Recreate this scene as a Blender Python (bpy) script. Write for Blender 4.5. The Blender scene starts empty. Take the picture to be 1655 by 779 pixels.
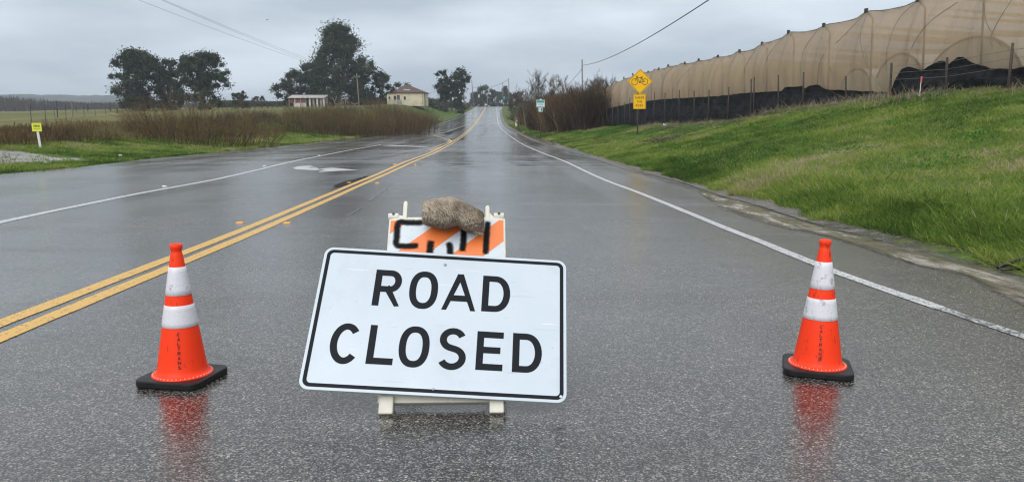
import bpy, math, random
import numpy as np
from mathutils import Vector, Matrix

random.seed(7); rng = np.random.default_rng(11)
R = math.radians
sc = bpy.context.scene
col = sc.collection

# ------------------------------------------------------------------ camera, sky, sun, exposure
CAM_H = 1.25
FPX, PCX, PCY, HOR = 1240.0, 827.5, 389.5, 178.0          # focal length, centre and horizon in photo pixels
PITCH = math.atan((PCY - HOR) / FPX)
cam_d = bpy.data.cameras.new('camera'); cam_d.sensor_width = 36; cam_d.lens = FPX / 1655 * 36
cam_d.clip_start = .05; cam_d.clip_end = 9000
cam = bpy.data.objects.new('camera', cam_d); col.objects.link(cam)
cam.location = (0, 0, CAM_H); cam.rotation_euler = (math.pi / 2 - PITCH, 0, 0)
sc.camera = cam

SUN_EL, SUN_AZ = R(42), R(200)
world = bpy.data.worlds.new("World"); sc.world = world; world.use_nodes = True
nt = world.node_tree; nt.nodes.clear()
def wn(t, **kw):
    n = nt.nodes.new(t)
    for k, v in kw.items(): setattr(n, k, v)
    return n
wout = wn('ShaderNodeOutputWorld'); wbg = wn('ShaderNodeBackground'); wbg.inputs['Strength'].default_value = .1
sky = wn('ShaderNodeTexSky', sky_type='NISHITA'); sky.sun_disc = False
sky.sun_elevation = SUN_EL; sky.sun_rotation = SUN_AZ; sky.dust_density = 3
tc = wn('ShaderNodeTexCoord'); mp = wn('ShaderNodeMapping'); mp.inputs['Scale'].default_value = (1.1, 1.1, 4.2)
mp.inputs['Location'].default_value = (3.1, 1.7, .4)
n1 = wn('ShaderNodeTexNoise'); n1.inputs['Scale'].default_value = 3.0; n1.inputs['Detail'].default_value = 7; n1.inputs['Roughness'].default_value = .48
r1 = wn('ShaderNodeValToRGB'); r1.color_ramp.elements[0].position = .36; r1.color_ramp.elements[1].position = .62
r1.color_ramp.elements[0].color = (.74, .76, .79, 1); r1.color_ramp.elements[1].color = (1.16, 1.15, 1.13, 1)
sx = wn('ShaderNodeSeparateXYZ')
r2 = wn('ShaderNodeValToRGB')                                # brightness by elevation: an overcast dome is brighter overhead
e = r2.color_ramp.elements
e[0].position = 0; e[0].color = (5.0, 5.75, 6.5, 1)
e[1].position = 1; e[1].color = (8.8, 9.3, 9.8, 1)
for p_, c_ in ((.05, (5.3, 6.05, 6.8)), (.13, (5.25, 5.9, 6.6)), (.28, (5.6, 5.95, 6.2)), (.6, (8.0, 8.2, 8.4))):
    q = e.new(p_); q.color = c_ + (1,)
mx = wn('ShaderNodeMix', data_type='RGBA', blend_type='MULTIPLY'); mx.inputs[0].default_value = 1
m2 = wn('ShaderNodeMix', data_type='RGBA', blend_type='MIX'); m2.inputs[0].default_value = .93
L = nt.links.new
L(tc.outputs['Generated'], mp.inputs['Vector']); L(mp.outputs[0], n1.inputs['Vector']); L(n1.outputs['Fac'], r1.inputs[0])
L(tc.outputs['Generated'], sx.inputs[0]); L(sx.outputs['Z'], r2.inputs[0])
L(r1.outputs[0], mx.inputs[6]); L(r2.outputs[0], mx.inputs[7])
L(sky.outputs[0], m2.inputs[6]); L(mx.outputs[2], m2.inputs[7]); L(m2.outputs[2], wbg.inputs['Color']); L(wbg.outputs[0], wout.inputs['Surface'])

sun_d = bpy.data.lights.new('sun', 'SUN'); sun_d.energy = 1.35; sun_d.angle = R(50); sun_d.color = (1, .97, .92)
sun = bpy.data.objects.new('sun', sun_d); col.objects.link(sun)
sun.rotation_euler = (math.pi / 2 - SUN_EL, 0, -SUN_AZ + math.pi); sun.location = (0, 0, 60)
sun.rotation_euler = Vector((math.sin(SUN_AZ) * math.cos(SUN_EL), math.cos(SUN_AZ) * math.cos(SUN_EL), math.sin(SUN_EL))).to_track_quat('Z', 'Y').to_euler()

vs = sc.view_settings; vs.view_transform = 'Standard'; vs.look = 'None'; vs.exposure = .42; vs.gamma = 1; vs.use_curve_mapping = False
cy = sc.cycles if hasattr(sc, 'cycles') else None
sc.render.engine = 'CYCLES'
sc.cycles.max_bounces = 8; sc.cycles.transparent_max_bounces = 16; sc.cycles.volume_bounces = 0
sc.cycles.use_denoising = True; sc.cycles.caustics_reflective = False; sc.cycles.caustics_refractive = False
sc.cycles.filter_width = 1.2

# ------------------------------------------------------------------ small maths
def sstep(a, b, x):
    t = np.clip((x - a) / (b - a), 0, 1); return t * t * (3 - 2 * t)
_tab = np.random.default_rng(5).random((64, 64))
def vnoise(x, y):
    x = np.asarray(x, float); y = np.asarray(y, float)
    xi = np.floor(x).astype(int); yi = np.floor(y).astype(int); fx = x - xi; fy = y - yi
    fx = fx * fx * (3 - 2 * fx); fy = fy * fy * (3 - 2 * fy)
    g = lambda a, b: _tab[a % 64, b % 64]
    return (g(xi, yi) * (1 - fx) + g(xi + 1, yi) * fx) * (1 - fy) + (g(xi, yi + 1) * (1 - fx) + g(xi + 1, yi + 1) * fx) * fy
def fbm(x, y, o=3):
    s = 0; a = 1; t = 0
    for _ in range(o): s = s + a * (vnoise(x, y) - .5); t += a; a *= .5; x = x * 2.03 + 7.1; y = y * 2.03 + 3.3
    return s / t * 2

def P3(px, py, d):
    """the world point seen at photo pixel (px, py) at depth d"""
    v = (PCY - py) / FPX
    return np.array([(px - PCX) / FPX * d, d * (math.cos(PITCH) + v * math.sin(PITCH)), CAM_H + d * (v * math.cos(PITCH) - math.sin(PITCH))])

# ------------------------------------------------------------------ the lie of the land
_road = [(0., 0.)] + [(Y, -.0347 * Y) for Y in (3, 8, 14, 20)]
for y_, d_ in ((262, 32.4), (249, 47), (237, 66), (228, 84), (219, 104), (203, 150), (190, 194), (180, 240), (172.6, 290)):
    p = P3(800, y_, d_); _road.append((p[1], p[2]))
_yc, _zc = _road[-1]
_road += [(_yc + 25, _zc + .1), (_yc + 60, _zc - .6), (_yc + 160, _zc - 4), (_yc + 400, _zc - 7), (4000, _zc - 7)]
_ry = np.array([p[0] for p in _road]); _rz = np.array([p[1] for p in _road])
_yy = np.concatenate([np.arange(-12, 700, 1.0)]); _zz = np.interp(_yy, _ry, _rz); _zz[_yy < 0] = -.0347 * _yy[_yy < 0]
for _ in range(6):
    k = np.minimum(6, np.maximum(1, (_yy / 12).astype(int)))
    z2 = _zz.copy()
    for i in range(8, len(_yy) - 8): z2[i] = _zz[i - k[i]:i + k[i] + 1].mean()
    _zz = z2
def zr(Y): return np.interp(Y, _yy, _zz)

def ray(px, py):
    v = (PCY - py) / FPX
    return np.array([(px - PCX) / FPX, math.cos(PITCH) + v * math.sin(PITCH), v * math.cos(PITCH) - math.sin(PITCH)])
def hit(px, py, f):
    r = ray(px, py); d = 2.0; prev = d
    while d < 700:
        if CAM_H + d * r[2] < f(d * r[0], d * r[1]):
            a, b = prev, d
            for _ in range(30):
                m = (a + b) / 2
                if CAM_H + m * r[2] < f(m * r[0], m * r[1]): b = m
                else: a = m
            return b * r[0], b * r[1]
        prev = d; d *= 1.01
    return d * r[0], d * r[1]
def G(px, py): return hit(px, py, lambda x, y: float(zr(y)))

footpx = [(1655,446),(1562,420),(1485,400),(1408,381),(1346,366),(1285,348),(1230,330),(1177,317),(1138,304),(1100,292),(1041,277),(971,255),(935,243),(893,230),(850,217),(834,209.5),(822,203),(816,196),(812,186),(812,176)]
foot = np.array([G(*p) for p in footpx])
edgepx = [(0,281.5),(64,276),(128,270),(180,264),(231,258),(295,252),(359,245.5),(420,239.5),(477,234),(529,228),(585,221.6),(631,215),(662,208),(705,200),(737,190),(760,178.5)]
edge = np.array([G(*p) for p in edgepx])
def _ext(t, sl0, sl1):
    a = t[np.argsort(t[:, 1])]
    a = np.vstack([[a[0, 0] + sl0 * 20, a[0, 1] - 20], a, [a[-1, 0] + sl1 * 3000, a[-1, 1] + 3000]]); return a
foot = _ext(foot, .02, .0); edge = _ext(edge, .1, .0)
def fX(Y): return np.interp(Y, foot[:, 1], foot[:, 0])
def eX(Y): return np.interp(Y, edge[:, 1], edge[:, 0])
WA, WB = 20.5, -.0988
def wX(Y): return WA + WB * np.asarray(Y) / 1.02
# ground height along the shade wall, from where the black fabric meets the grass
_wg = []
for px_, py_ in ((1655, 133), (1530, 141), (1450, 149), (1378, 160), (1305, 167), (1220, 188), (1080, 197), (1000, 200), (945, 201)):
    d_ = WA / ((px_ - PCX) / FPX - WB); p = P3(px_, py_ + 3, d_); _wg.append((p[1], p[2]))
_wg = np.array(sorted(_wg)); _wg = np.vstack([[-20, _wg[0, 1] + .4], _wg])
def wgz(Y):
    z = np.interp(Y, _wg[:, 0], _wg[:, 1]); b = sstep(108, 150, Y)
    return z * (1 - b) + (zr(Y) + .6) * b
def zfield(X, Y):
    return -1.7 + .02 * np.minimum(Y, 250) + .022 * (np.maximum(X, -170) + 47) + .25 * fbm(X / 35, Y / 35, 2)
def T(X, Y):
    X = np.asarray(X, float); Y = np.asarray(Y, float)
    b = zr(Y); f = fX(Y); w = np.maximum(wX(Y), f + 6); e_ = eX(Y)
    t = np.clip((X - f) / (w - f), 0, 1)
    cv = np.interp(Y, [24, 34], [.18, -.14]); prof = t * (1 + cv - cv * t)
    rough = .09 * fbm(X * .9, Y * .9, 3) + .12 * fbm(X * .23 + 9, Y * .23, 2)
    right = b + np.where(t > 0, (wgz(Y) - b) * prof, 0) + rough * sstep(0, 1.2, X - f) + .02 * np.maximum(X - w, 0).clip(0, 60)
    s = e_ - X
    q = sstep(1.0, 13.5, s)
    left = b * (1 - q) + zfield(X, Y) * q + rough * sstep(.3, 3, s) * .8
    z = np.where(X > 0.5 * (f + e_), right, left)
    inside = (X < f) & (X > e_)
    z = np.where(inside, b - .06, z)
    far = sstep(330, 700, Y)
    return z * (1 - far) + (-4) * far
def Gt(px, py): return hit(px, py, lambda x, y: float(T(x, y)))

# ------------------------------------------------------------------ materials
def mat(name, base=(.5, .5, .5), rough=.6, metal=0, spec=.5, ior=None):
    m = bpy.data.materials.new(name); m.use_nodes = True
    b = m.node_tree.nodes['Principled BSDF']
    b.inputs['Base Color'].default_value = tuple(base) + (1,); b.inputs['Roughness'].default_value = rough
    b.inputs['Metallic'].default_value = metal; b.inputs['Specular IOR Level'].default_value = spec
    if ior: b.inputs['IOR'].default_value = ior
    return m
class NT:
    def __init__(s, m): s.m = m; s.t = m.node_tree; s.b = s.t.nodes['Principled BSDF']; s.co = s.n('ShaderNodeTexCoord')
    def n(s, t, **kw):
        x = s.t.nodes.new(t)
        for k, v in kw.items(): setattr(x, k, v)
        return x
    def l(s, a, b): s.t.links.new(a, b)
    def noise(s, scale, detail=4, rough=.5, stretch=None, vec=None, coord='Object'):
        x = s.n('ShaderNodeTexNoise'); x.inputs['Scale'].default_value = scale; x.inputs['Detail'].default_value = detail; x.inputs['Roughness'].default_value = rough
        v = vec or s.co.outputs[coord]
        if stretch:
            mpn = s.n('ShaderNodeMapping'); mpn.inputs['Scale'].default_value = stretch; s.l(v, mpn.inputs[0]); v = mpn.outputs[0]
        s.l(v, x.inputs['Vector']); return x.outputs['Fac']
    def vor(s, scale, feature='F1', stretch=None):
        x = s.n('ShaderNodeTexVoronoi', feature=feature); x.inputs['Scale'].default_value = scale; v = s.co.outputs['Object']
        if stretch:
            mpn = s.n('ShaderNodeMapping'); mpn.inputs['Scale'].default_value = stretch; s.l(v, mpn.inputs[0]); v = mpn.outputs[0]
        s.l(v, x.inputs['Vector']); return x
    def ramp(s, fac, stops):
        x = s.n('ShaderNodeValToRGB'); e = x.color_ramp.elements
        while len(e) < len(stops): e.new(.5)
        for i, (p, c) in enumerate(stops):
            e[i].position = p; e[i].color = (tuple(c) + (1,)) if hasattr(c, '__len__') else (c, c, c, 1)
        s.l(fac, x.inputs[0]); return x.outputs[0]
    def mix(s, f, a, b, mode='MIX'):
        x = s.n('ShaderNodeMix', data_type='RGBA', blend_type=mode)
        for i, v in ((0, f), (6, a), (7, b)):
            if isinstance(v, (int, float)): x.inputs[i].default_value = v if i == 0 else (v, v, v, 1)
            elif isinstance(v, tuple): x.inputs[i].default_value = v + (1,)
            else: s.l(v, x.inputs[i])
        return x.outputs[2]
    def bump(s, h, strength=.3, dist=.01, prev=None):
        x = s.n('ShaderNodeBump'); x.inputs['Strength'].default_value = strength; x.inputs['Distance'].default_value = dist
        s.l(h, x.inputs['Height'])
        if prev: s.l(prev, x.inputs['Normal'])
        s.l(x.outputs[0], s.b.inputs['Normal']); return x.outputs[0]
    def math(s, op, a, b=0.0):
        x = s.n('ShaderNodeMath', operation=op)
        for i, v in ((0, a), (1, b)):
            if isinstance(v, (int, float)): x.inputs[i].default_value = v
            else: s.l(v, x.inputs[i])
        return x.outputs[0]
    def color(s, v): s.l(v, s.b.inputs['Base Color'])
    def rough(s, v): s.l(v, s.b.inputs['Roughness'])

def speck(name, base, amount=.15, scale=6, rough=.6, dark=.5, spec=.5, bump=0, bdist=.004):
    """a base colour with dirt mottling"""
    m = mat(name, base, rough, spec=spec); k = NT(m)
    f = k.noise(scale, 6, .62); g = k.noise(scale * 7, 4, .6)
    d = tuple(c * dark for c in base)
    c1 = k.mix(k.ramp(f, [(.45, 0.), (.75, 1.)]), tuple(base), tuple(a * (1 - amount) + b * amount for a, b in zip(base, d)))
    c2 = k.mix(k.math('MULTIPLY', k.ramp(g, [(.6, 0.), (.78, 1.)]), amount * 1.6 if amount < .6 else 1.0), c1, d)
    k.color(c2); k.rough(k.ramp(f, [(.3, rough * .8), (.7, min(1, rough * 1.15))]))
    if bump: k.bump(g, bump, bdist)
    return m

# wet asphalt
ASPH = mat('wet_asphalt', (.04, .04, .04), .3, ior=1.6); k = NT(ASPH)
v1 = k.vor(74); v2 = k.vor(150)
selc = k.n('ShaderNodeSeparateColor'); k.l(v1.outputs['Color'], selc.inputs[0])
sel2 = k.n('ShaderNodeSeparateColor'); k.l(v2.outputs['Color'], sel2.inputs[0])
big = k.noise(.23, 5, .6); mid = k.noise(1.6, 5, .6); band = k.noise(.5, 4, .6, stretch=(.10, 1.3, 1))
base = k.ramp(sel2.outputs[0], [(0, (.006, .0057, .0053)), (.45, (.031, .0292, .027)), (.75, (.115, .108, .098)), (1, (.31, .29, .265))])
stone = k.math('MULTIPLY', k.ramp(selc.outputs[1], [(.74, 0.), (.78, 1.)]), k.ramp(v1.outputs['Distance'], [(.30, 1.), (.48, 0.)]))
scol = k.ramp(selc.outputs[0], [(0, (.09, .083, .075)), (.5, (.19, .18, .165)), (.85, (.33, .315, .295)), (1, (.52, .505, .48))])
c = k.mix(stone, base, scol)
c = k.mix(k.ramp(big, [(.38, 0.), (.62, .7)]), c, .6, 'MULTIPLY')
c = k.mix(k.ramp(mid, [(.35, .0), (.7, .5)]), c, 1.5, 'MULTIPLY')
c = k.mix(k.ramp(k.noise(24, 4, .7), [(.42, .55), (.6, 0.)]), c, .35, 'MULTIPLY')
k.color(c)
rr = k.math('ADD', k.ramp(big, [(.36, .05), (.64, .16)]), k.ramp(band, [(.5, 0.), (.68, .10)]))
trk = k.noise(.8, 3, .5, stretch=(1.1, .05, 1)); rr = k.math('ADD', rr, k.ramp(trk, [(.4, 0.), (.62, .09)]))
k.rough(k.math('ADD', rr, k.math('MULTIPLY', stone, .1)))
h = k.math('ADD', k.math('MULTIPLY', v2.outputs['Distance'], -.5), k.math('MULTIPLY', v1.outputs['Distance'], -.8))
film = k.math('MULTIPLY', k.ramp(k.noise(.8, 6, .65, stretch=(.13, 1.0, 1)), [(.56, 0.), (.66, 1.)]), k.ramp(k.noise(.11, 2, .5), [(.42, 0.), (.56, 1.)]))
k.l(k.ramp(film, [(0, .5), (1, .10)]), k.b.inputs['Specular IOR Level'])
nb = k.bump(h, .30, .003)
puddle = k.noise(.9, 3, .5)
k.bump(k.noise(9, 3), .12, .01, nb)

def line_paint(name, colr, worn):
    m = mat(name, colr, .35); k = NT(m)
    v = k.vor(75); w = k.noise(14, 6, .7)
    wear = k.math('MULTIPLY', k.ramp(w, [(worn, 0.), (worn + .12, 1.)]), .9)
    sp = k.n('ShaderNodeSeparateColor'); k.l(v.outputs['Color'], sp.inputs[0])
    lim = max(0, (.62 - worn) * 2.6)
    spk = k.math('MAXIMUM', k.ramp(v.outputs['Distance'], [(.25, 0.), (.6, .25)]), k.ramp(sp.outputs[0], [(max(0, lim - .02), 1.), (lim + .02, 0.)]))
    c = k.mix(k.math('MAXIMUM', wear, spk), colr, (.045, .043, .041)); k.color(c)
    k.bump(v.outputs['Distance'], .3, .002); return m
WHITE_LINE = line_paint('white_line_paint', (.62, .63, .64), .56)
WORN_LINE = line_paint('worn_white_line_paint', (.55, .56, .57), .5)
FADED_LINE = line_paint('nearly_gone_white_line_paint', (.55, .56, .57), .47)
YELLOW_LINE = line_paint('yellow_line_paint', (.76, .43, .045), .60)
PALE_YELLOW = line_paint('faded_yellow_line_paint', (.52, .34, .12), .56)

# ground: grass soil with variety
GROUND = mat('grass_ground', (.06, .1, .02), .9, spec=.2); k = NT(GROUND)
a = k.noise(.35, 6, .6); b = k.noise(3, 6, .65); c_ = k.noise(22, 4, .7)
g1 = k.ramp(b, [(.3, (.045, .085, .014)), (.5, (.085, .15, .02)), (.7, (.13, .19, .035))])
g2 = k.ramp(b, [(.3, (.07, .075, .03)), (.7, (.17, .16, .075))])
cc = k.mix(k.ramp(a, [(.46, 0.), (.66, .75)]), g1, g2)
cc = k.mix(k.ramp(c_, [(.35, .7), (.6, 0.)]), cc, (.03, .035, .012))
k.color(cc); k.bump(b, .6, .12); 
FIELD = mat('pasture', (.1, .12, .04), .95, spec=.15); k = NT(FIELD)
a = k.noise(.06, 6, .6, stretch=(1, .35, 1)); b = k.noise(.8, 5, .6)
cc = k.mix(k.ramp(a, [(.38, 0.), (.62, 1.)]), (.10, .12, .03), (.23, .19, .09))
cc = k.mix(k.ramp(b, [(.4, .5), (.7, 0.)]), cc, (.06, .07, .02)); k.color(cc); k.bump(b, .4, .2)

def blade_mat(name, stops, trans=.25, rough=.55):
    m = mat(name, (.1, .2, .03), rough, spec=.12); k = NT(m)
    at_ = k.n('ShaderNodeAttribute', attribute_name='tint'); k.color(k.ramp(at_.outputs['Fac'], stops))
    if trans:
        tr = k.n('ShaderNodeBsdfTranslucent'); k.l(k.ramp(at_.outputs['Fac'], stops), tr.inputs['Color'])
        ms = k.n('ShaderNodeMixShader'); ms.inputs[0].default_value = trans
        out = k.t.nodes['Material Output']; k.l(k.b.outputs[0], ms.inputs[1]); k.l(tr.outputs[0], ms.inputs[2]); k.l(ms.outputs[0], out.inputs['Surface'])
    return m
GRASS = blade_mat('grass_blades', [(0, (.045, .09, .016)), (.3, (.105, .18, .030)), (.6, (.20, .285, .05)), (.82, (.31, .345, .085)), (.93, (.27, .24, .12)), (1, (.42, .37, .24))], .35)
WEED = blade_mat('broadleaf_weeds', [(0, (.035, .09, .02)), (.5, (.07, .2, .03)), (1, (.12, .28, .06))], .3)
STALK = blade_mat('dead_stalks', [(0, (.12, .08, .05)), (.5, (.24, .19, .14)), (1, (.42, .37, .30))], 0, .9)
REDSTEM = blade_mat('red_brown_stems', [(0, (.036, .025, .016)), (.35, (.088, .055, .030)), (.7, (.145, .098, .045)), (1, (.19, .155, .07))], 0, .9)
OLIVESTEM = blade_mat('olive_stems', [(0, (.045, .032, .018)), (.5, (.105, .074, .034)), (1, (.19, .145, .06))], 0, .9)
TWIG = blade_mat('bare_twigs', [(0, (.045, .034, .028)), (.6, (.10, .072, .055)), (1, (.17, .135, .105))], 0, .9)
LEAF_D = blade_mat('dark_gum_leaves', [(0, (.010, .017, .011)), (.5, (.028, .041, .022)), (1, (.075, .092, .05))], .12, .6)
LEAF_M = blade_mat('mid_green_leaves', [(0, (.02, .034, .014)), (.6, (.045, .066, .026)), (1, (.08, .10, .045))], .15, .6)
LEAF_G = blade_mat('grey_green_leaves', [(0, (.03, .038, .026)), (.6, (.06, .07, .045)), (1, (.10, .11, .075))], .15, .7)
BARK = speck('bark', (.12, .095, .075), .5, 3, .9)
POLEWOOD = speck('weathered_pole_wood', (.20, .17, .145), .5, 4, .9)
POSTWOOD = speck('dark_fence_post_wood', (.055, .045, .04), .5, 4, .9)

# ------------------------------------------------------------------ mesh helpers
def tag(o, label=None, cat=None, group=None, kind=None):
    if label: o['label'] = label
    if cat: o['category'] = cat
    if group: o['group'] = group
    if kind: o['kind'] = kind
    return o
def empty(name, loc, rz=0, **kw):
    o = bpy.data.objects.new(name, None); col.objects.link(o); o.location = loc; o.rotation_euler = (0, 0, rz); o.empty_display_size = .2
    return tag(o, **kw)
class MB:
    def __init__(s): s.v = []; s.f = []
    def add(s, vs_, fs):
        n = len(s.v); s.v += [tuple(map(float, p)) for p in vs_]; s.f += [tuple(i + n for i in f) for f in fs]; return s
    def box(s, c, d, rot=None, taper=None):
        c = Vector(c); out = []
        for i in range(8):
            p = Vector(((1 if i & 1 else -1) * d[0] / 2, (1 if i & 2 else -1) * d[1] / 2, (1 if i & 4 else -1) * d[2] / 2))
            if taper and i & 4: p.x *= taper; p.y *= taper
            if rot: p = rot @ p
            out.append(c + p)
        return s.add(out, [(0, 2, 3, 1), (4, 5, 7, 6), (0, 1, 5, 4), (2, 6, 7, 3), (0, 4, 6, 2), (1, 3, 7, 5)])
    def tube(s, pts, rad, n=8, cap=True):
        pts = [Vector(p) for p in pts]; m = len(pts)
        if not hasattr(rad, '__len__'): rad = [rad] * m
        up = Vector((0, 0, 1)); rings = []
        for i, p in enumerate(pts):
            t = (pts[min(i + 1, m - 1)] - pts[max(i - 1, 0)]).normalized()
            a = t.cross(up if abs(t.z) < .95 else Vector((1, 0, 0))).normalized(); b = t.cross(a)
            rings.append([p + (a * math.cos(2 * math.pi * j / n) + b * math.sin(2 * math.pi * j / n)) * rad[i] for j in range(n)])
        vs_ = [q for r in rings for q in r]; fs = []
        for i in range(m - 1):
            for j in range(n):
                fs.append((i * n + j, i * n + (j + 1) % n, (i + 1) * n + (j + 1) % n, (i + 1) * n + j))
        if cap: fs += [tuple(range(n))[::-1], tuple((m - 1) * n + j for j in range(n))]
        return s.add(vs_, fs)
    def lathe(s, prof, n=32, cap=True):
        vs_ = [(r * math.cos(2 * math.pi * j / n), r * math.sin(2 * math.pi * j / n), z) for r, z in prof for j in range(n)]
        fs = [(i * n + j, i * n + (j + 1) % n, (i + 1) * n + (j + 1) % n, (i + 1) * n + j) for i in range(len(prof) - 1) for j in range(n)]
        if cap: fs += [tuple(range(n))[::-1], tuple((len(prof) - 1) * n + j for j in range(n))]
        return s.add(vs_, fs)
    def prism(s, poly, z0, z1):
        """polygon in xy extruded from z0 to z1"""
        n = len(poly)
        return s.add([(x, y, z0) for x, y in poly] + [(x, y, z1) for x, y in poly],
                     [tuple(range(n))[::-1], tuple(range(n, 2 * n))] + [(i, (i + 1) % n, n + (i + 1) % n, n + i) for i in range(n)])
    def xf(s, M):
        s.v = [tuple(M @ Vector(p)) for p in s.v]; return s
    def build(s, name, m, parent=None, smooth=False, bevel=0, seg=2, loc=None):
        me = bpy.data.meshes.new(name); me.from_pydata(s.v, [], s.f); me.validate(); me.update()
        o = bpy.data.objects.new(name, me); col.objects.link(o)
        if m: me.materials.append(m)
        if smooth: me.polygons.foreach_set('use_smooth', [True] * len(me.polygons))
        if bevel:
            b = o.modifiers.new('bevel', 'BEVEL'); b.width = bevel; b.segments = seg; b.limit_method = 'ANGLE'; b.angle_limit = R(35)
        if parent: o.parent = parent
        if loc is not None: o.location = loc
        return o
def np_mesh(name, V, F, m, tint=None, parent=None, smooth=False):
    """V (n,3), F (m,k) all the same k"""
    me = bpy.data.meshes.new(name); V = np.asarray(V, np.float32); F = np.asarray(F, np.int32); kf = F.shape[1]
    me.vertices.add(len(V)); me.vertices.foreach_set('co', V.ravel())
    me.loops.add(F.size); me.loops.foreach_set('vertex_index', F.ravel())
    me.polygons.add(len(F)); me.polygons.foreach_set('loop_start', np.arange(0, F.size, kf, dtype=np.int32)); me.polygons.foreach_set('loop_total', np.full(len(F), kf, np.int32))
    if smooth: me.polygons.foreach_set('use_smooth', np.ones(len(F), bool))
    if tint is not None:
        at_ = me.attributes.new('tint', 'FLOAT', 'POINT'); at_.data.foreach_set('value', np.asarray(tint, np.float32))
    me.update(calc_edges=True)
    if m: me.materials.append(m)
    o = bpy.data.objects.new(name, me); col.objects.link(o)
    if parent: o.parent = parent
    return o
def smooth_line(pts, n=6):
    """Catmull-Rom through 2-D/3-D points"""
    P = np.array(pts, float); P = np.vstack([2 * P[0] - P[1], P, 2 * P[-1] - P[-2]]); out = []
    for i in range(1, len(P) - 2):
        for j in range(n):
            t = j / n; a, b, c, d = P[i - 1], P[i], P[i + 1], P[i + 2]
            out.append(.5 * (2 * b + (c - a) * t + (2 * a - 5 * b + 4 * c - d) * t * t + (3 * b - a - 3 * c + d) * t ** 3))
    out.append(P[-2]); return np.array(out)

# ------------------------------------------------------------------ ground sheets
def sheet_grid(name, xs_of, Ys, zf, m, smooth=True):
    """grid whose row i runs over xs_of(Y)"""
    V = []; nx = None
    for Y in Ys:
        xs = xs_of(Y); nx = len(xs); V.append(np.stack([xs, np.full(nx, Y), zf(xs, np.full(nx, Y))], 1))
    V = np.vstack(V); i = np.arange(len(Ys) - 1)[:, None] * nx; j = np.arange(nx - 1)[None]
    a = (i + j).ravel(); F = np.stack([a, a + 1, a + nx + 1, a + nx], 1)
    return np_mesh(name, V, F, m, smooth=smooth)
Ys = np.concatenate([np.arange(-10, 60, .5), np.arange(60, 170, 1.25), np.arange(170, 420, 6), np.arange(420, 1000, 60), np.arange(1000, 5200, 400)])
offR = np.concatenate([np.arange(0, 26, .4), np.arange(26, 60, 3), np.array([60, 80, 120, 200, 400, 900, 2000, 4000.])])
offL = np.concatenate([np.arange(0, 40, .7), np.arange(40, 180, 5), np.array([180, 250, 400, 800, 1600, 4000.])])
def gx(Y):
    e_, f = float(eX(Y)), float(fX(Y))
    return np.concatenate([e_ - offL[::-1], np.linspace(e_ + .25, f - .25, 8), f + offR])
g = sheet_grid('ground', gx, Ys, T, GROUND); tag(g, kind='structure')
g.data.materials.append(FIELD)
# the pasture begins past the ditch: second slot of the same sheet
cen = np.empty(len(g.data.polygons) * 3); g.data.polygons.foreach_get('center', cen); cen = cen.reshape(-1, 3)
mi = ((eX(cen[:, 1]) - cen[:, 0]) > 13 + 3 * fbm(cen[:, 0] / 6, cen[:, 1] / 6, 2)).astype(np.int32)
g.data.polygons.foreach_set('material_index', mi)

RY = np.concatenate([np.arange(-10, 30, .25), np.arange(30, 120, .6), np.arange(120, 420, 2.)])
def roadx(Y):
    e_, f = float(eX(Y)), float(fX(Y))
    e2 = e_ - .12 + .22 * float(fbm(Y * 1.3, 3.3, 3)); f2 = f + .10 + .16 * float(fbm(Y * 1.7, 9.1, 3))
    return np.linspace(e2, f2, 26)
road = sheet_grid('road', roadx, RY, lambda x, y: zr(y) + 0 * x, ASPH); tag(road, kind='structure')

def strip(name, px, width, m, dz=.004, n=5, widths=None, world=None, rag=0):
    """painted line of real width laid on the road along a list of photo pixels"""
    P = smooth_line([G(*p) for p in px] if world is None else world, n)
    seg = [P[0]]
    for a, b in zip(P[:-1], P[1:]):
        dl = np.linalg.norm(b - a); q = max(1, int(dl / .6)); seg += [a + (b - a) * (i + 1) / q for i in range(q)]
    P = np.array(seg); t = np.gradient(P, axis=0); t /= np.linalg.norm(t, axis=1)[:, None] + 1e-9; nn = np.stack([-t[:, 1], t[:, 0]], 1)
    w = np.full(len(P), width / 2)
    A = P + nn * w[:, None]; B = P - nn * w[:, None]
    if rag: A += nn * (rng.random(len(P)) - .5)[:, None] * rag; B += nn * (rng.random(len(P)) - .5)[:, None] * rag
    V = np.vstack([np.c_[A, zr(A[:, 1]) + dz], np.c_[B, zr(B[:, 1]) + dz]]); k_ = len(P); i = np.arange(k_ - 1)
    o = np_mesh(name, V, np.stack([i, i + 1, i + 1 + k_, i + k_], 1), m)
    return tag(o, kind='structure')
def patch(name, px, m, dz, f=G, zf=None, n=4, closed_smooth=True):
    """flat patch on the road or ground from its outline in the photo, triangulated as a fan grid"""
    P = np.array([f(*p) for p in px]); P = np.vstack([P, P[:1]]); P = smooth_line(P, n)[:-1] if closed_smooth else P[:-1]
    c0 = P.mean(0); K = 10; V = []; F = []; k_ = len(P)
    zf = zf or (lambda x, y: zr(y) + 0 * x)
    for i in range(K + 1):
        q = c0 + (P - c0) * ((i + .02) / (K + .02)); V.append(np.c_[q, zf(q[:, 0], q[:, 1]) + dz])
    V = np.vstack(V)
    for i in range(K):
        for j in range(k_): F.append((i * k_ + j, i * k_ + (j + 1) % k_, (i + 1) * k_ + (j + 1) % k_, (i + 1) * k_ + j))
    tt = np.clip((1 - np.repeat(np.arange(K + 1), k_) / K) * 2.2, 0, 1) if m is not WHITE_LINE else None
    o = np_mesh(name, V, F, m, tt); return tag(o, kind='structure')

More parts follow.
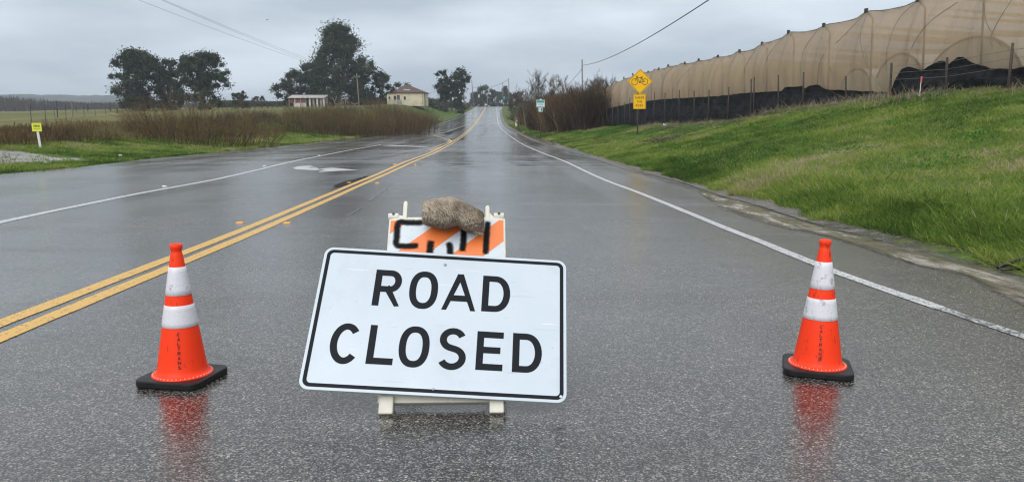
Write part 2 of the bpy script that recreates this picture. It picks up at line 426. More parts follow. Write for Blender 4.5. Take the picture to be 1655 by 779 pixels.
rline = [(1655,543),(1520,498.5),(1346.5,438),(1230,391),(1178,371),(1100,339),(1020,307),(946,277),(873,246),(829,223.5),(812,210),(805.5,200),(803.5,188),(803,179),(803,173.5)]
w0 = [G(*p) for p in rline]; _d = (np.array(w0[0]) - np.array(w0[2])); _d /= np.linalg.norm(_d)
w0 = np.array(w0)
w1 = np.array([w0[1] + _d * 5, w0[1] + _d * 2.5, w0[1] + _d * .9, w0[1]])
strip('white_edge_line', None, .13, WHITE_LINE, world=w0[1:], rag=.012)
strip('white_edge_line', None, .10, FADED_LINE, world=w1, rag=.03)
strip('white_turn_lane_line', [(-120,388),(0,359.5),(141,330),(257,307),(420,274),(554,245),(616,234)], .17, WHITE_LINE, rag=.01)
strip('white_stop_line', [(626,235.3),(687,237.6)], 1.1, WHITE_LINE)
lo = [(-60,571),(0,546),(200,463.5),(400,380.5),(477,347),(535.6,321),(591,296),(665,263),(720.5,238),(742,225),(757.5,213),(769.8,200),(777.5,187.7),(783,179),(786,173.5)]
lw = np.array([G(*p) for p in lo])
strip('yellow_centre_line', None, .145, YELLOW_LINE, world=lw, rag=.01)
# the companion stripe runs beside it as far as the island
P = smooth_line(lw, 3); t = np.gradient(P, axis=0); t /= np.linalg.norm(t, axis=1)[:, None]; off = P + np.stack([-t[:, 1], t[:, 0]], 1) * np.interp(P[:, 1], [0, 8, 20, 40, 90], [.225, .235, .27, .34, .34])[:, None]
strip('yellow_centre_line', None, .145, YELLOW_LINE, world=off[::2], rag=.01)
strip('yellow_island_line', [(692,241.5),(712,234.5),(722,231),(725.5,228.4),(721,225.5),(713,222.3),(702,218.4),(712,216),(722,213.5),(743,206),(762,198.5),(768,194)], .16, PALE_YELLOW)
strip('yellow_island_line', [(696,243),(716,236.5),(726,231.5),(729,228.2),(725,225)], .16, YELLOW_LINE)
strip('white_left_edge_line', [(640,217),(700,203),(738,191.5),(760,180.5),(771,174.3)], .13, WORN_LINE)
z6 = lambda x, y: (400 + x / 3.245, 160 + y / 3.245)
patch('turn_arrow_marking', [z6(*p) for p in [(237,364),(262,354),(337,350),(345,354),(300,360),(350,364),(425,368),(440,360),(505,367),(580,374),(480,378),(375,385),(405,376),(330,374),(260,371)]], WHITE_LINE, .004, closed_smooth=False)

# dark patches, seams and skid marks on the asphalt
STREAK = mat('dry_asphalt_streak', (.03, .03, .03), .75, spec=.12)
DARKA = mat('old_asphalt_patch', (.022, .022, .023), .8, spec=.08); k = NT(DARKA)
k.color(k.ramp(k.noise(6, 5, .7), [(.35, (.012, .012, .013)), (.7, (.04, .04, .042))])); k.bump(k.noise(60, 3), .5, .006)
SEAM = mat('tar_seam', (.012, .012, .012), .7, spec=.1)
patch('asphalt_patch', [(529,309),(536,300),(556,293),(580,287),(602,281),(598,287),(575,295),(550,304)], DARKA, .002)
patch('asphalt_patch', [(703,217.2),(725,213.6),(748,206),(757,203.5),(750,207),(738,212),(728,217),(722,220)], DARKA, .002)
strip('tar_seam', [(214,271),(285,262.5),(355,252),(385,248)], .07, SEAM, .003)
strip('tar_seam', [(554,247.5),(590,241),(618,234.5)], .05, SEAM, .003)
strip('tar_seam', [(668,236),(690,230),(705,225)], .12, SEAM, .003)
patch('dry_streaks', [(806,259),(835,255),(872,258),(893,264),(872,271),(838,270)], STREAK, .002)
patch('dry_streaks', [(700,262),(722,254),(757,254),(770,262),(764,273),(722,274)], STREAK, .002)
patch('dry_streaks', [(690,247),(760,245),(860,247),(900,250),(860,252),(760,250)], STREAK, .002)
SKID = mat('light_scuff', (.10, .10, .10), .3); k = NT(SKID); k.color(k.ramp(k.noise(7, 6, .7), [(.45, (.035, .035, .035)), (.65, (.15, .15, .155))]))
strip('scuff_mark', [(596,325),(615,312),(626,304)], .07, SKID, .003)
strip('scuff_mark', [(560,350),(585,335)], .05, SKID, .003)

# muddy runoff, gravel, dirt pull-out
MUD = mat('muddy_water', (.14, .115, .09), .16); k = NT(MUD)
f1 = k.noise(1.6, 6, .65, stretch=(3.2, .8, 1)); 
k.color(k.ramp(f1, [(.38, (.10, .082, .062)), (.52, (.15, .125, .095)), (.62, (.33, .295, .25)), (.7, (.17, .145, .115))])); k.bump(k.noise(5, 4, .6, stretch=(2.5, .8, 1)), .5, .02)
k.rough(k.ramp(f1, [(.45, .1), (.65, .35)]))
GRAVEL = mat('wet_gravel', (.16, .14, .12), .55); k = NT(GRAVEL)
v = k.vor(28); sp = k.n('ShaderNodeSeparateColor'); k.l(v.outputs['Color'], sp.inputs[0])
cc = k.mix(.55, k.ramp(sp.outputs[0], [(0, (.035, .03, .024)), (.7, (.10, .09, .075)), (1, (.3, .28, .25))]), k.ramp(k.noise(1.2, 5, .6), [(.35, (.045, .034, .022)), (.65, (.17, .15, .125))]))
k.color(cc); k.bump(v.outputs['Distance'], .8, .012)
def fade(m, scale=2.2, lo=.10, hi=.45, amp=.55):
    k = NT(m); at_ = k.n('ShaderNodeAttribute', attribute_name='tint'); out = k.t.nodes['Material Output']
    v = k.math('ADD', at_.outputs['Fac'], k.math('MULTIPLY', k.math('SUBTRACT', k.noise(scale, 6, .65), .5), amp * 2))
    ms = k.n('ShaderNodeMixShader'); tr = k.n('ShaderNodeBsdfTransparent'); k.l(k.ramp(v, [(lo, 0.), (hi, 1.)]), ms.inputs[0]); k.l(tr.outputs[0], ms.inputs[1]); k.l(k.b.outputs[0], ms.inputs[2]); k.l(ms.outputs[0], out.inputs['Surface'])
def ribbon(name, Lw, Rw, m, dz, zf=None, nx=12, rag=.0, ends=True):
    Lw = np.array(Lw); Rw = np.array(Rw); N = 90
    def rs(P):
        P = smooth_line(P, 6); d = np.r_[0, np.cumsum(np.linalg.norm(np.diff(P, axis=0), axis=1))]; q = np.linspace(0, d[-1], N); return np.c_[np.interp(q, d, P[:, 0]), np.interp(q, d, P[:, 1])]
    A, B = rs(Lw), rs(Rw); zf = zf or (lambda x, y: zr(y) + 0 * x); V = []
    for j in range(nx + 1):
        q = A + (B - A) * j / nx
        if rag and j in (0, nx): q = q + rag * np.c_[fbm(q[:, 1] * 1.9, q[:, 0] + 4 * j, 3), 0 * q[:, 0]]
        V.append(np.c_[q, zf(q[:, 0], q[:, 1]) + dz])
    V = np.vstack(V); i = np.arange(N - 1)
    F = np.vstack([np.stack([j * N + i, j * N + i + 1, (j + 1) * N + i + 1, (j + 1) * N + i], 1) for j in range(nx)])
    jj = np.repeat(np.arange(nx + 1), N); ii = np.tile(np.arange(N), nx + 1)
    e1 = np.minimum(jj, nx - jj) / (nx * .35); e2 = np.minimum(ii, N - 1 - ii) / 8 if ends else 9
    return tag(np_mesh(name, V, F, m, np.clip(np.minimum(e1, e2), 0, 1), smooth=True), kind='structure')
k = NT(STREAK); at_ = k.n('ShaderNodeAttribute', attribute_name='tint'); ms = k.n('ShaderNodeMixShader'); tr = k.n('ShaderNodeBsdfTransparent')
nn_ = k.ramp(k.noise(1.5, 6, .7, stretch=(.55, 1.1, 1)), [(.50, 0.), (.66, .75)]); k.l(k.math('MULTIPLY', k.ramp(at_.outputs['Fac'], [(0, 0.), (.9, 1.)]), nn_), ms.inputs[0]); k.l(tr.outputs[0], ms.inputs[1]); k.l(k.b.outputs[0], ms.inputs[2]); k.l(ms.outputs[0], k.t.nodes['Material Output'].inputs['Surface'])
fade(MUD, 1.6, .05, .8); fade(GRAVEL, 3.5); fade(DARKA, 1.2, .3, 1.0, 1.0)
ftw = [G(*p) for p in footpx]
runL = [G(*p) for p in [(1700,520),(1655,500),(1600,470),(1562,449),(1485,433),(1427,414),(1331,383),(1254,368),(1200,353),(1165,338),(1146,326),(1128,312)]]
runR = [G(1740,470)] + ftw[:9]
ribbon('muddy_runoff', runL, [(x - .12, y) for x, y in runR], MUD, .008, rag=.10)
ribbon('gravel_shoulder', [G(*p) for p in [(1131,313),(1060,290),(1000,272),(950,255),(905,242),(868,231),(838,218),(822,210),(812,200),(808,188),(807.5,178)]], [(x + .1, y) for x, y in ftw[8:]], GRAVEL, .006, rag=.2)
gz = lambda x, y: T(x, y)
ribbon('mud_bank_edge', [(x - .22, y) for x, y in ftw[:16]], [(x + .30, y) for x, y in ftw[:16]], GRAVEL, .012, zf=lambda x, y: np.maximum(T(x, y), zr(y)), nx=10, rag=.15)
BROWN = mat('brown_mud', (.05, .035, .022), .25); k = NT(BROWN); k.color(k.ramp(k.noise(3, 5, .6), [(.35, (.03, .02, .012)), (.7, (.09, .065, .045))])); k.bump(k.noise(4, 4), .3, .03); fade(BROWN, 2)
patch('mud_puddle', [(840,214.5),(858,216),(876,219),(893,227),(901,236.5),(886,235),(868,228),(852,221)], BROWN, .02)
patch('mud_puddle', [(905,240),(930,241.5),(947,248),(957,253),(935,250),(915,245)], BROWN, .02)
DIRT = mat('wet_dirt', (.2, .17, .14), .35); k = NT(DIRT)
k.color(k.ramp(k.noise(.7, 7, .65, stretch=(1, .4, 1)), [(.38, (.06, .05, .04)), (.5, (.17, .15, .13)), (.65, (.30, .275, .25))])); k.bump(k.noise(3, 5, .6), .5, .05); fade(DIRT, .9)
ribbon('dirt_pullout', [Gt(*p) for p in [(-140,281),(-60,274),(0,269),(38,266.5),(77,268),(110,265.5),(150,261.3)]], [Gt(*p) for p in [(-140,243),(-60,241),(0,242),(35,243),(62,247),(95,255),(150,259.5)]], DIRT, .03, zf=lambda x, y: T(x, y), nx=12, rag=.3)

# ------------------------------------------------------------------ distant hills and woods
HILL = mat('wooded_hill', (.05, .06, .04), 1, spec=.1); k = NT(HILL)
k.color(k.ramp(k.noise(.02, 6, .7), [(.35, (.03, .04, .03)), (.65, (.065, .07, .045))]))
def hill(name, d, pts, zbase, depth, m, bump):
    """ridge whose crest passes through pts (px, py) at depth d"""
    xs = np.linspace(pts[0][0], pts[-1][0], 420); ys = np.interp(xs, [p[0] for p in pts], [p[1] for p in pts])
    C = np.array([P3(a, b, d) for a, b in zip(xs, ys)]); C[:, 2] += bump * (fbm(C[:, 0] / (bump * 5), 0 * xs + 1.3, 4)) + bump * .35 * (fbm(C[:, 0] / (bump * 1.3), 0 * xs + 5.3, 2))
    rows = []
    for u, hgt in ((-1, 0), (-.75, .3), (-.5, .6), (-.25, .86), (0, 1), (.4, .9), (1.2, 0)):
        rows.append(np.c_[C[:, 0] * (1 + .0 * u), C[:, 1] + u * depth, zbase + (C[:, 2] - zbase) * hgt])
    V = np.vstack(rows); n_ = len(xs); i = np.arange(n_ - 1)
    F = np.vstack([np.stack([j * n_ + i, j * n_ + i + 1, (j + 1) * n_ + i + 1, (j + 1) * n_ + i], 1) for j in range(6)])
    return tag(np_mesh(name, V, F, m, smooth=True), kind='structure')
hill('hills', 1500, [(-400,148),(-100,152),(0,153),(60,153),(120,155),(200,154),(260,158),(330,161),(420,163),(520,165),(640,166),(760,166)], -6, 200, HILL, 3.0)

# ------------------------------------------------------------------ plants, built with numpy
def ribs(B, Dv, Ln, W, bend=.2, nseg=3, tint=None):
    """flat tapering ribbons (grass blades, twigs): base B, direction Dv (unit), length Ln, width W"""
    n = len(B); side = np.cross(Dv, rng.normal(size=(n, 3))); side /= np.linalg.norm(side, axis=1)[:, None] + 1e-9
    droop = rng.normal(size=(n, 3)) * bend; droop[:, 2] = -abs(droop[:, 2])
    V = np.empty((n, 2 * nseg + 1, 3))
    for i in range(nseg):
        t = i / nseg; c = B + Dv * (Ln * t)[:, None] + droop * (Ln * t * t)[:, None]; w = (W * (1 - .75 * t) / 2)[:, None]
        V[:, 2 * i] = c - side * w; V[:, 2 * i + 1] = c + side * w
    V[:, 2 * nseg] = B + Dv * Ln[:, None] + droop * Ln[:, None]
    base = (np.arange(n) * (2 * nseg + 1))[:, None]; F = []
    for i in range(nseg - 1):
        F.append(base + np.array([2 * i, 2 * i + 1, 2 * i + 3])); F.append(base + np.array([2 * i, 2 * i + 3, 2 * i + 2]))
    i = nseg - 1; F.append(base + np.array([2 * i, 2 * i + 1, 2 * i + 2]))
    tt = np.repeat(tint if tint is not None else rng.random(n), 2 * nseg + 1)
    return V.reshape(-1, 3), np.vstack(F), tt
def join(parts):
    V = []; F = []; Tt = []; n = 0
    for v, f, t in parts: V.append(v); F.append(f + n); Tt.append(t); n += len(v)
    return np.vstack(V), np.vstack(F), np.concatenate(Tt)
def leaves(C, size, tint, nrm=None):
    """small rhombic leaf faces (two triangles) at C"""
    n = len(C); a = rng.normal(size=(n, 3)); a /= np.linalg.norm(a, axis=1)[:, None]; b = np.cross(a, rng.normal(size=(n, 3))); b /= np.linalg.norm(b, axis=1)[:, None]
    s = size * (.6 + .8 * rng.random(n)); V = np.empty((n, 4, 3))
    V[:, 0] = C - a * s[:, None]; V[:, 1] = C + b * (s * .38)[:, None]; V[:, 2] = C + a * s[:, None]; V[:, 3] = C - b * (s * .38)[:, None]
    base = (np.arange(n) * 4)[:, None]; F = np.vstack([base + np.array([0, 1, 2]), base + np.array([0, 2, 3])])
    return V.reshape(-1, 3), F, np.repeat(tint, 4)
def vis(X, Y):
    px = PCX + FPX * X / np.maximum(Y, .1); return (px > -90) & (px < 1745) & (Y > .5)

def grass(name, N, sampler, hgt, wid, label_tint, m=GRASS, lean=.45, nseg=3, kind='stuff'):
    X, Y = sampler(N); kp = vis(X, Y); X, Y = X[kp], Y[kp]; n = len(X)
    d = np.maximum(Y, 2); wd = wid(d) * (.6 + .8 * rng.random(n)); cl = fbm(X * .55, Y * .55, 3); cl2 = fbm(X * .16 + 5, Y * .16, 2)
    hh = hgt(X, Y) * (.5 + .9 * rng.random(n)) * (1 + .5 * cl)
    D = rng.normal(size=(n, 3)) * lean; D[:, 2] = 1; D /= np.linalg.norm(D, axis=1)[:, None]
    B = np.c_[X, Y, T(X, Y) - .02]
    tint = np.clip(label_tint + .55 * cl + .42 * cl2 + .30 * fbm(X * 2.1, Y * 1.3, 2) + .13 * rng.normal(size=n) + (rng.random(n) < .05) * .4, 0, 1)
    V, F, t = ribs(B, D, hh, wd, .35, nseg, tint)
    o = np_mesh(name, V, F, m, t); return tag(o, kind=kind)
def bank_s(N):
    # denser close to the camera
    Y = np.exp(rng.uniform(math.log(5.2), math.log(112), N)); f = fX(Y); w = np.maximum(wX(Y), f + 6)
    u = rng.random(N); X = f + .12 + (w - f + 1.5) * u; return X, Y
def foot_s(N):
    Y = np.exp(rng.uniform(math.log(5.2), math.log(150), N)); X = fX(Y) + .08 + abs(rng.normal(size=N)) * .7 + .25 * fbm(Y * 1.1, Y * 0, 2); return X, Y
grass('bank_grass', 420000, bank_s, lambda X, Y: .075 + .04 * sstep(0, 3, X - fX(Y)) + .0009 * Y, lambda d: .0045 + .0009 * d, .44)
grass('edge_grass', 120000, foot_s, lambda X, Y: .13 + .16 * sstep(40, 8, Y) * sstep(.2, 1.2, X - fX(Y)) + .001 * Y, lambda d: .005 + .0009 * d, .40)
def left_s(N):
    Y = np.exp(rng.uniform(math.log(22), math.log(170), N)); e_ = eX(Y); s = rng.random(N) ** 1.3 * (9 + .0 * Y); X = e_ - .1 - s
    keep = np.ones(N, bool)
    # bare dirt pull-out
    pr = (CAM_H - T(X, Y)); d = Y * math.cos(PITCH) + pr * math.sin(PITCH); px = PCX + FPX * X / d; py = PCY + FPX * (pr * math.cos(PITCH) - Y * math.sin(PITCH)) / d
    bare = (py > 242 + .10 * np.clip(px, 0, 200)) & (py < 268.5 - .045 * np.clip(px, 0, 150)) & (px < 145) & (rng.random(N) < .93)
    return X[~bare], Y[~bare]
grass('verge_grass', 190000, left_s, lambda X, Y: .13 + .001 * Y, lambda d: .006 + .0009 * d, .46)

# broad-leaved weeds near the sign post and along the fence
def weeds(name, centres, n_each, rad, m, size, hgt):
    P = []
    for cx, cy_, r_ in centres:
        n = int(n_each * r_ * r_); a = rng.random(n) * 6.283; q = np.sqrt(rng.random(n)) * r_; X = cx + q * np.cos(a); Y = cy_ + q * np.sin(a) * 1.6
        z = T(X, Y) + hgt * rng.random(n) * (1 - (q / r_) ** 2) * (.5 + .7 * rng.random(n)); P.append(np.c_[X, Y, z])
    P = np.vstack(P); V, F, t = leaves(P, size, np.clip(rng.random(len(P)), 0, 1)); return tag(np_mesh(name, V, F, m, t), kind='stuff')
wc = []
for _ in range(46):
    Y = random.uniform(40, 100); w = float(wX(Y)); f = float(fX(Y)); wc.append((random.uniform(f + (w - f) * .35, w - .8), Y, random.uniform(.6, 1.7)))
for _ in range(26):
    Y = random.uniform(9, 40); w = float(wX(Y)); f = float(fX(Y)); wc.append((random.uniform(f + 1, w - .5), Y, random.uniform(.25, .8)))
weeds('bank_weeds', wc, 700, 1, WEED, .042, .20)
# dead grey stalks lying and standing below the black fabric
n = 5200; Y = rng.uniform(24, 72, n); X = wX(Y) - .9 - abs(rng.normal(size=n)) * .9
D = rng.normal(size=(n, 3)) * .55; D[:, 2] = 1; D /= np.linalg.norm(D, axis=1)[:, None]
V, F, t = ribs(np.c_[X, Y, T(X, Y)], D, rng.uniform(.15, .8, n) * (.5 + .5 * (fbm(X * 0, Y * .4, 2) > 0)), rng.uniform(.008, .022, n), .3, 3, rng.random(n))
tag(np_mesh('dead_weeds', V, F, STALK, t), kind='stuff')
# darker matted patches on the bank
n = 9000; Y = rng.uniform(30, 75, n); f = fX(Y); w = wX(Y); X = f + (w - f) * rng.uniform(.25, .9, n); kp = (fbm(X * .28 + 3, Y * .16, 3) > .28); X, Y = X[kp], Y[kp]; n = len(X)
D = rng.normal(size=(n, 3)); D[:, 2] = .25 * abs(D[:, 2]); D /= np.linalg.norm(D, axis=1)[:, None]
V, F, t = ribs(np.c_[X, Y, T(X, Y) + .1], D, rng.uniform(.2, .6, n), rng.uniform(.015, .035, n), .2, 3, rng.random(n))
tag(np_mesh('matted_brambles', V, F, TWIG, t), kind='stuff')

# ditch brush on the left: thin red-brown stems, uncountable
def brush_stems(X, Y, hh, m, name, wd=(.012, .03), lean=.22, branches=3, tint0=.45, label=None):
    n = len(X); B = np.c_[X, Y, T(X, Y)]; D = rng.normal(size=(n, 3)) * lean; D[:, 2] = 1; D /= np.linalg.norm(D, axis=1)[:, None]
    tt = np.clip(tint0 + .9 * fbm(X / 5, Y / 5, 3) + .2 * rng.normal(size=n), 0, 1); W = rng.uniform(*wd, n)
    parts = [ribs(B, D, hh, W, .12, 3, tt)]
    for b_ in range(branches):
        u = rng.uniform(.2, .85, n); Bb = B + D * (hh * u)[:, None]; Db = D + rng.normal(size=(n, 3)) * .42; Db[:, 2] = abs(Db[:, 2]) + .2; Db /= np.linalg.norm(Db, axis=1)[:, None]
        parts.append(ribs(Bb, Db, hh * (1 - u) * rng.uniform(.6, 1.1, n), W * .7, .15, 2, tt))
    out = []
    V, F, t = join([parts[0]]) if branches == 0 else join(parts)
    return V, F, t
def ditch(N, y0, y1, s0, s1):
    Y = np.exp(rng.uniform(math.log(y0), math.log(y1), N)); s = s0 + np.interp(Y, [36, 50, 75, 150], [.6, 0, -3.6, -4.4]) + rng.random(N) * (s1 - s0) + 1.0 * fbm(Y / 9, Y * 0, 2) + 1.2; return eX(Y) - s, Y
X, Y = ditch(15000, 36, 150, 6.5, 14.5); kp = vis(X, Y); X, Y = X[kp], Y[kp]
hh = (.45 + .75 * (fbm(X / 7, Y / 9, 3) + .45).clip(0, 1.4)) * np.interp(Y, [36, 60, 100, 150], [.85, 1.0, 1.15, 1.3]) * rng.uniform(.45, 1.15, len(X))
V, F, t = brush_stems(X, Y, hh, REDSTEM, 'ditch_brush', wd=(.014, .034))
tag(np_mesh('ditch_brush', V, F, REDSTEM, t), kind='stuff')

def shrub(name, px, pyb, d, rad, hgt, n, m, label, cat='shrub', group=None, lean=.3, wd=(.02, .05), tint0=.5, zoff=0, branches=4, ry=1.3):
    c = P3(px, pyb, d); a = rng.random(n) * 6.283; q = np.sqrt(rng.random(n)) * rad
    X = c[0] + q * np.cos(a); Y = c[1] + q * np.sin(a) * ry; z = T(X, Y)
    hh = hgt * (1 - .45 * (q / rad) ** 2) * rng.uniform(.45, 1.08, n)
    D = np.c_[(X - c[0]) / rad * lean * 1.3, (Y - c[1]) / rad * lean, np.ones(n)] + rng.normal(size=(n, 3)) * lean * .45; D[:, 2] = abs(D[:, 2]) + .3; D /= np.linalg.norm(D, axis=1)[:, None]
    B = np.c_[X, Y, z]; tt = np.clip(tint0 + .25 * rng.normal(size=n), 0, 1); W = rng.uniform(*wd, n); parts = [ribs(B, D, hh, W, .1, 3, tt)]
    for b_ in range(branches):
        u = rng.uniform(.25, .9, n); Bb = B + D * (hh * u)[:, None]; Db = D + rng.normal(size=(n, 3)) * .5; Db /= np.linalg.norm(Db, axis=1)[:, None]
        parts.append(ribs(Bb, Db, np.maximum(hh * (1 - u), .35) * rng.uniform(.5, 1.1, n), W * .6, .15, 2, tt))
    V, F, t = join(parts); base = np.array([c[0], c[1], float(T(c[0], c[1]))])
    o = np_mesh(name, V - base, F, m, t); o.location = base; return tag(o, label, cat, group)

# left willows
shrub('willow_shrub', 330, 231, 62, 5.6, 4.6, 620, OLIVESTEM, 'spreading bare willow shrub with arching reddish stems at the left ditch, left of the shed', group='bare willows along the ditch', lean=.55, ry=1)
shrub('willow_shrub', 268, 231, 58, 3.0, 2.3, 260, REDSTEM, 'small brown bare shrub at the left edge of the big arching willow', group='bare willows along the ditch', lean=.5, ry=1)
for i, (px_, pb, d_, r_, h_, n_, m_, lb) in enumerate([
    (520, 214, 96, 4.2, 4.6, 620, OLIVESTEM, 'olive bare willow shrub in front of the big dark tree and shed'),
    (556, 213, 99, 3.8, 4.8, 580, OLIVESTEM, 'olive bare willow shrub just left of the wooden pole'),
    (600, 210, 103, 4.0, 4.9, 620, REDSTEM, 'reddish bare willow shrub just right of the wooden pole'),
    (640, 207, 108, 4.0, 5.0, 620, REDSTEM, 'reddish bare willow shrub in front of the old house'),
    (672, 205, 113, 3.2, 4.9, 480, OLIVESTEM, 'golden brown bare willow shrub at the right end of the row below the house'),
    (634, 190, 150, 5.5, 3.6, 620, REDSTEM, 'low reddish scrub hiding the base of the left side of the old house'),
    (668, 188, 150, 5.5, 3.6, 620, OLIVESTEM, 'low olive scrub hiding the base of the right side of the old house')]):
    shrub('willow_shrub', px_, pb, d_, r_, h_, n_, m_, lb, group='bare willows along the ditch', lean=.28)

# right thicket: a bramble mass plus individual taller bare trees
def thick(N):
    d = rng.uniform(88, 150, N); px = rng.uniform(834, 990, N); X = (px - PCX) / FPX * d; Y = d * 1.02; kp = (X > fX(Y) + 2.0 + 3.0 * sstep(100, 88, d)) & (X < wX(np.minimum(Y, 106)) + 30 * (Y > 108) - .6 ); return X[kp], Y[kp]
X, Y = thick(24000)
pxx = PCX + FPX * X / (Y / 1.02)
hh = np.interp(pxx, [832, 850, 880, 920, 950, 1000], [3.6, 5.6, 6.6, 6.8, 6.6, 6.8]) * rng.uniform(.35, 1.0, len(X)) * (.85 + .3 * fbm(X / 3, Y / 3, 2))
V, F, t = brush_stems(X, Y, hh, REDSTEM, '', wd=(.03, .07), lean=.2, branches=5, tint0=.22)
tag(np_mesh('bramble_thicket', V, F, REDSTEM, t), kind='stuff')

def branchy(base, height, spread, levels=4, seed=0, trunk_r=.12, up=.5, first=.3, nb=3):
    """recursive bare limbs as lists of (points, radii)"""
    rr = random.Random(seed); out = []
    def rec(p, d, ln, r, lv):
        pts = [p]; q = Vector(p); dd = Vector(d)
        for i in range(4):
            dd = (dd + Vector((rr.gauss(0, .16), rr.gauss(0, .16), rr.gauss(.03, .08)))).normalized(); q = q + dd * ln / 4; pts.append(q.copy())
        out.append((pts, [r, r * .85, r * .7, r * .55, r * .42]))
        if lv <= 0: return
        for _ in range(nb + (lv > 1)):
            k_ = rr.randint(1, 4); a = rr.uniform(0, 6.283); s = spread * rr.uniform(.6, 1.2)
            nd = (dd + Vector((math.cos(a) * s, math.sin(a) * s, rr.uniform(-.1, up)))).normalized()
            rec(pts[k_], nd, ln * rr.uniform(.55, .8), r * .5, lv - 1)
    rec(Vector(base), Vector((rr.gauss(0, .05), rr.gauss(0, .05), 1)), height * first, trunk_r, levels)
    return out
def limb_mesh(name, limbs, m, parent, minr=0):
    mb = MB()
    for pts, rad in limbs: mb.tube(pts, [max(a, .012) for a in rad], 5 if rad[0] > .05 else 3, cap=False)
    return mb.build(name, m, parent, smooth=True)
def bare_tree(px, d, ytop, lean, label, seed, spread=.75, group='bare trees of the roadside thicket', mm=TWIG, base_py=None, tr=.13):
    c = P3(px, base_py or 200, d); z = float(T(c[0], c[1])); top = P3(px, ytop, d)[2]; h_ = top - z
    e_ = empty('bare_tree', (c[0], c[1], z), label=label, cat='tree', group=group)
    L_ = branchy((0, 0, 0), h_, spread, 4, seed, tr, first=.42); mx_ = max(p.z for pts, r in L_ for p in pts); s_ = h_ / mx_
    L_ = [([Vector((p.x * s_, p.y * s_, p.z * s_)) for p in pts], r) for pts, r in L_]
    thickl = [l for l in L_ if l[1][0] >= .05]; thin = [l for l in L_ if l[1][0] < .05]
    limb_mesh('trunk', thickl, BARK, e_)
    V = []; P_ = []
    B = []; D = []; Ln = []; 
    for pts, r in thin:
        for a, b in zip(pts[:-1], pts[1:]): B.append(a); D.append((b - a).normalized()); Ln.append((b - a).length * 1.1)
    B = np.array(B); D = np.array(D); Ln = np.array(Ln)
    parts = [ribs(B, D, Ln, np.full(len(B), .045), .02, 1, rng.random(len(B)))]
    n = len(B); idx = rng.integers(0, n, n * 3); u = rng.random(len(idx)); Bb = B[idx] + D[idx] * (Ln[idx] * u)[:, None]; Db = D[idx] + rng.normal(size=(len(idx), 3)) * .5; Db[:, 2] += .25; Db /= np.linalg.norm(Db, axis=1)[:, None]
    parts.append(ribs(Bb, Db, rng.uniform(.3, .9, len(idx)), np.full(len(idx), .028), .05, 1, rng.random(len(idx))))
    V, F, t = join(parts); np_mesh('crown', V, F, mm, t, e_)
    return e_
bare_tree(851, 118, 113, 0, 'tall dark bare tree at the left end of the roadside thicket', 3, .8)
bare_tree(872, 120, 118, 0, 'bare tree with a thin spire behind the teal sign', 5, .6)
bare_tree(893, 118, 124, 0, 'bare reddish tree in the middle of the thicket, right of the teal sign', 6, .7, mm=REDSTEM)
bare_tree(918, 116, 122, 0, 'bare reddish tree just left of the tall utility pole', 8, .8, mm=REDSTEM)
bare_tree(966, 132, 113, 0, 'rounded bare tree rising behind the far end of the shade netting', 9, .9, mm=TWIG)
bare_tree(994, 136, 124, 0, 'lowest bare tree showing over the shade netting', 12, .9, mm=TWIG)
bare_tree(838, 128, 138, 0, 'low dark bare tree where the thicket meets the road crest', 14, .9)

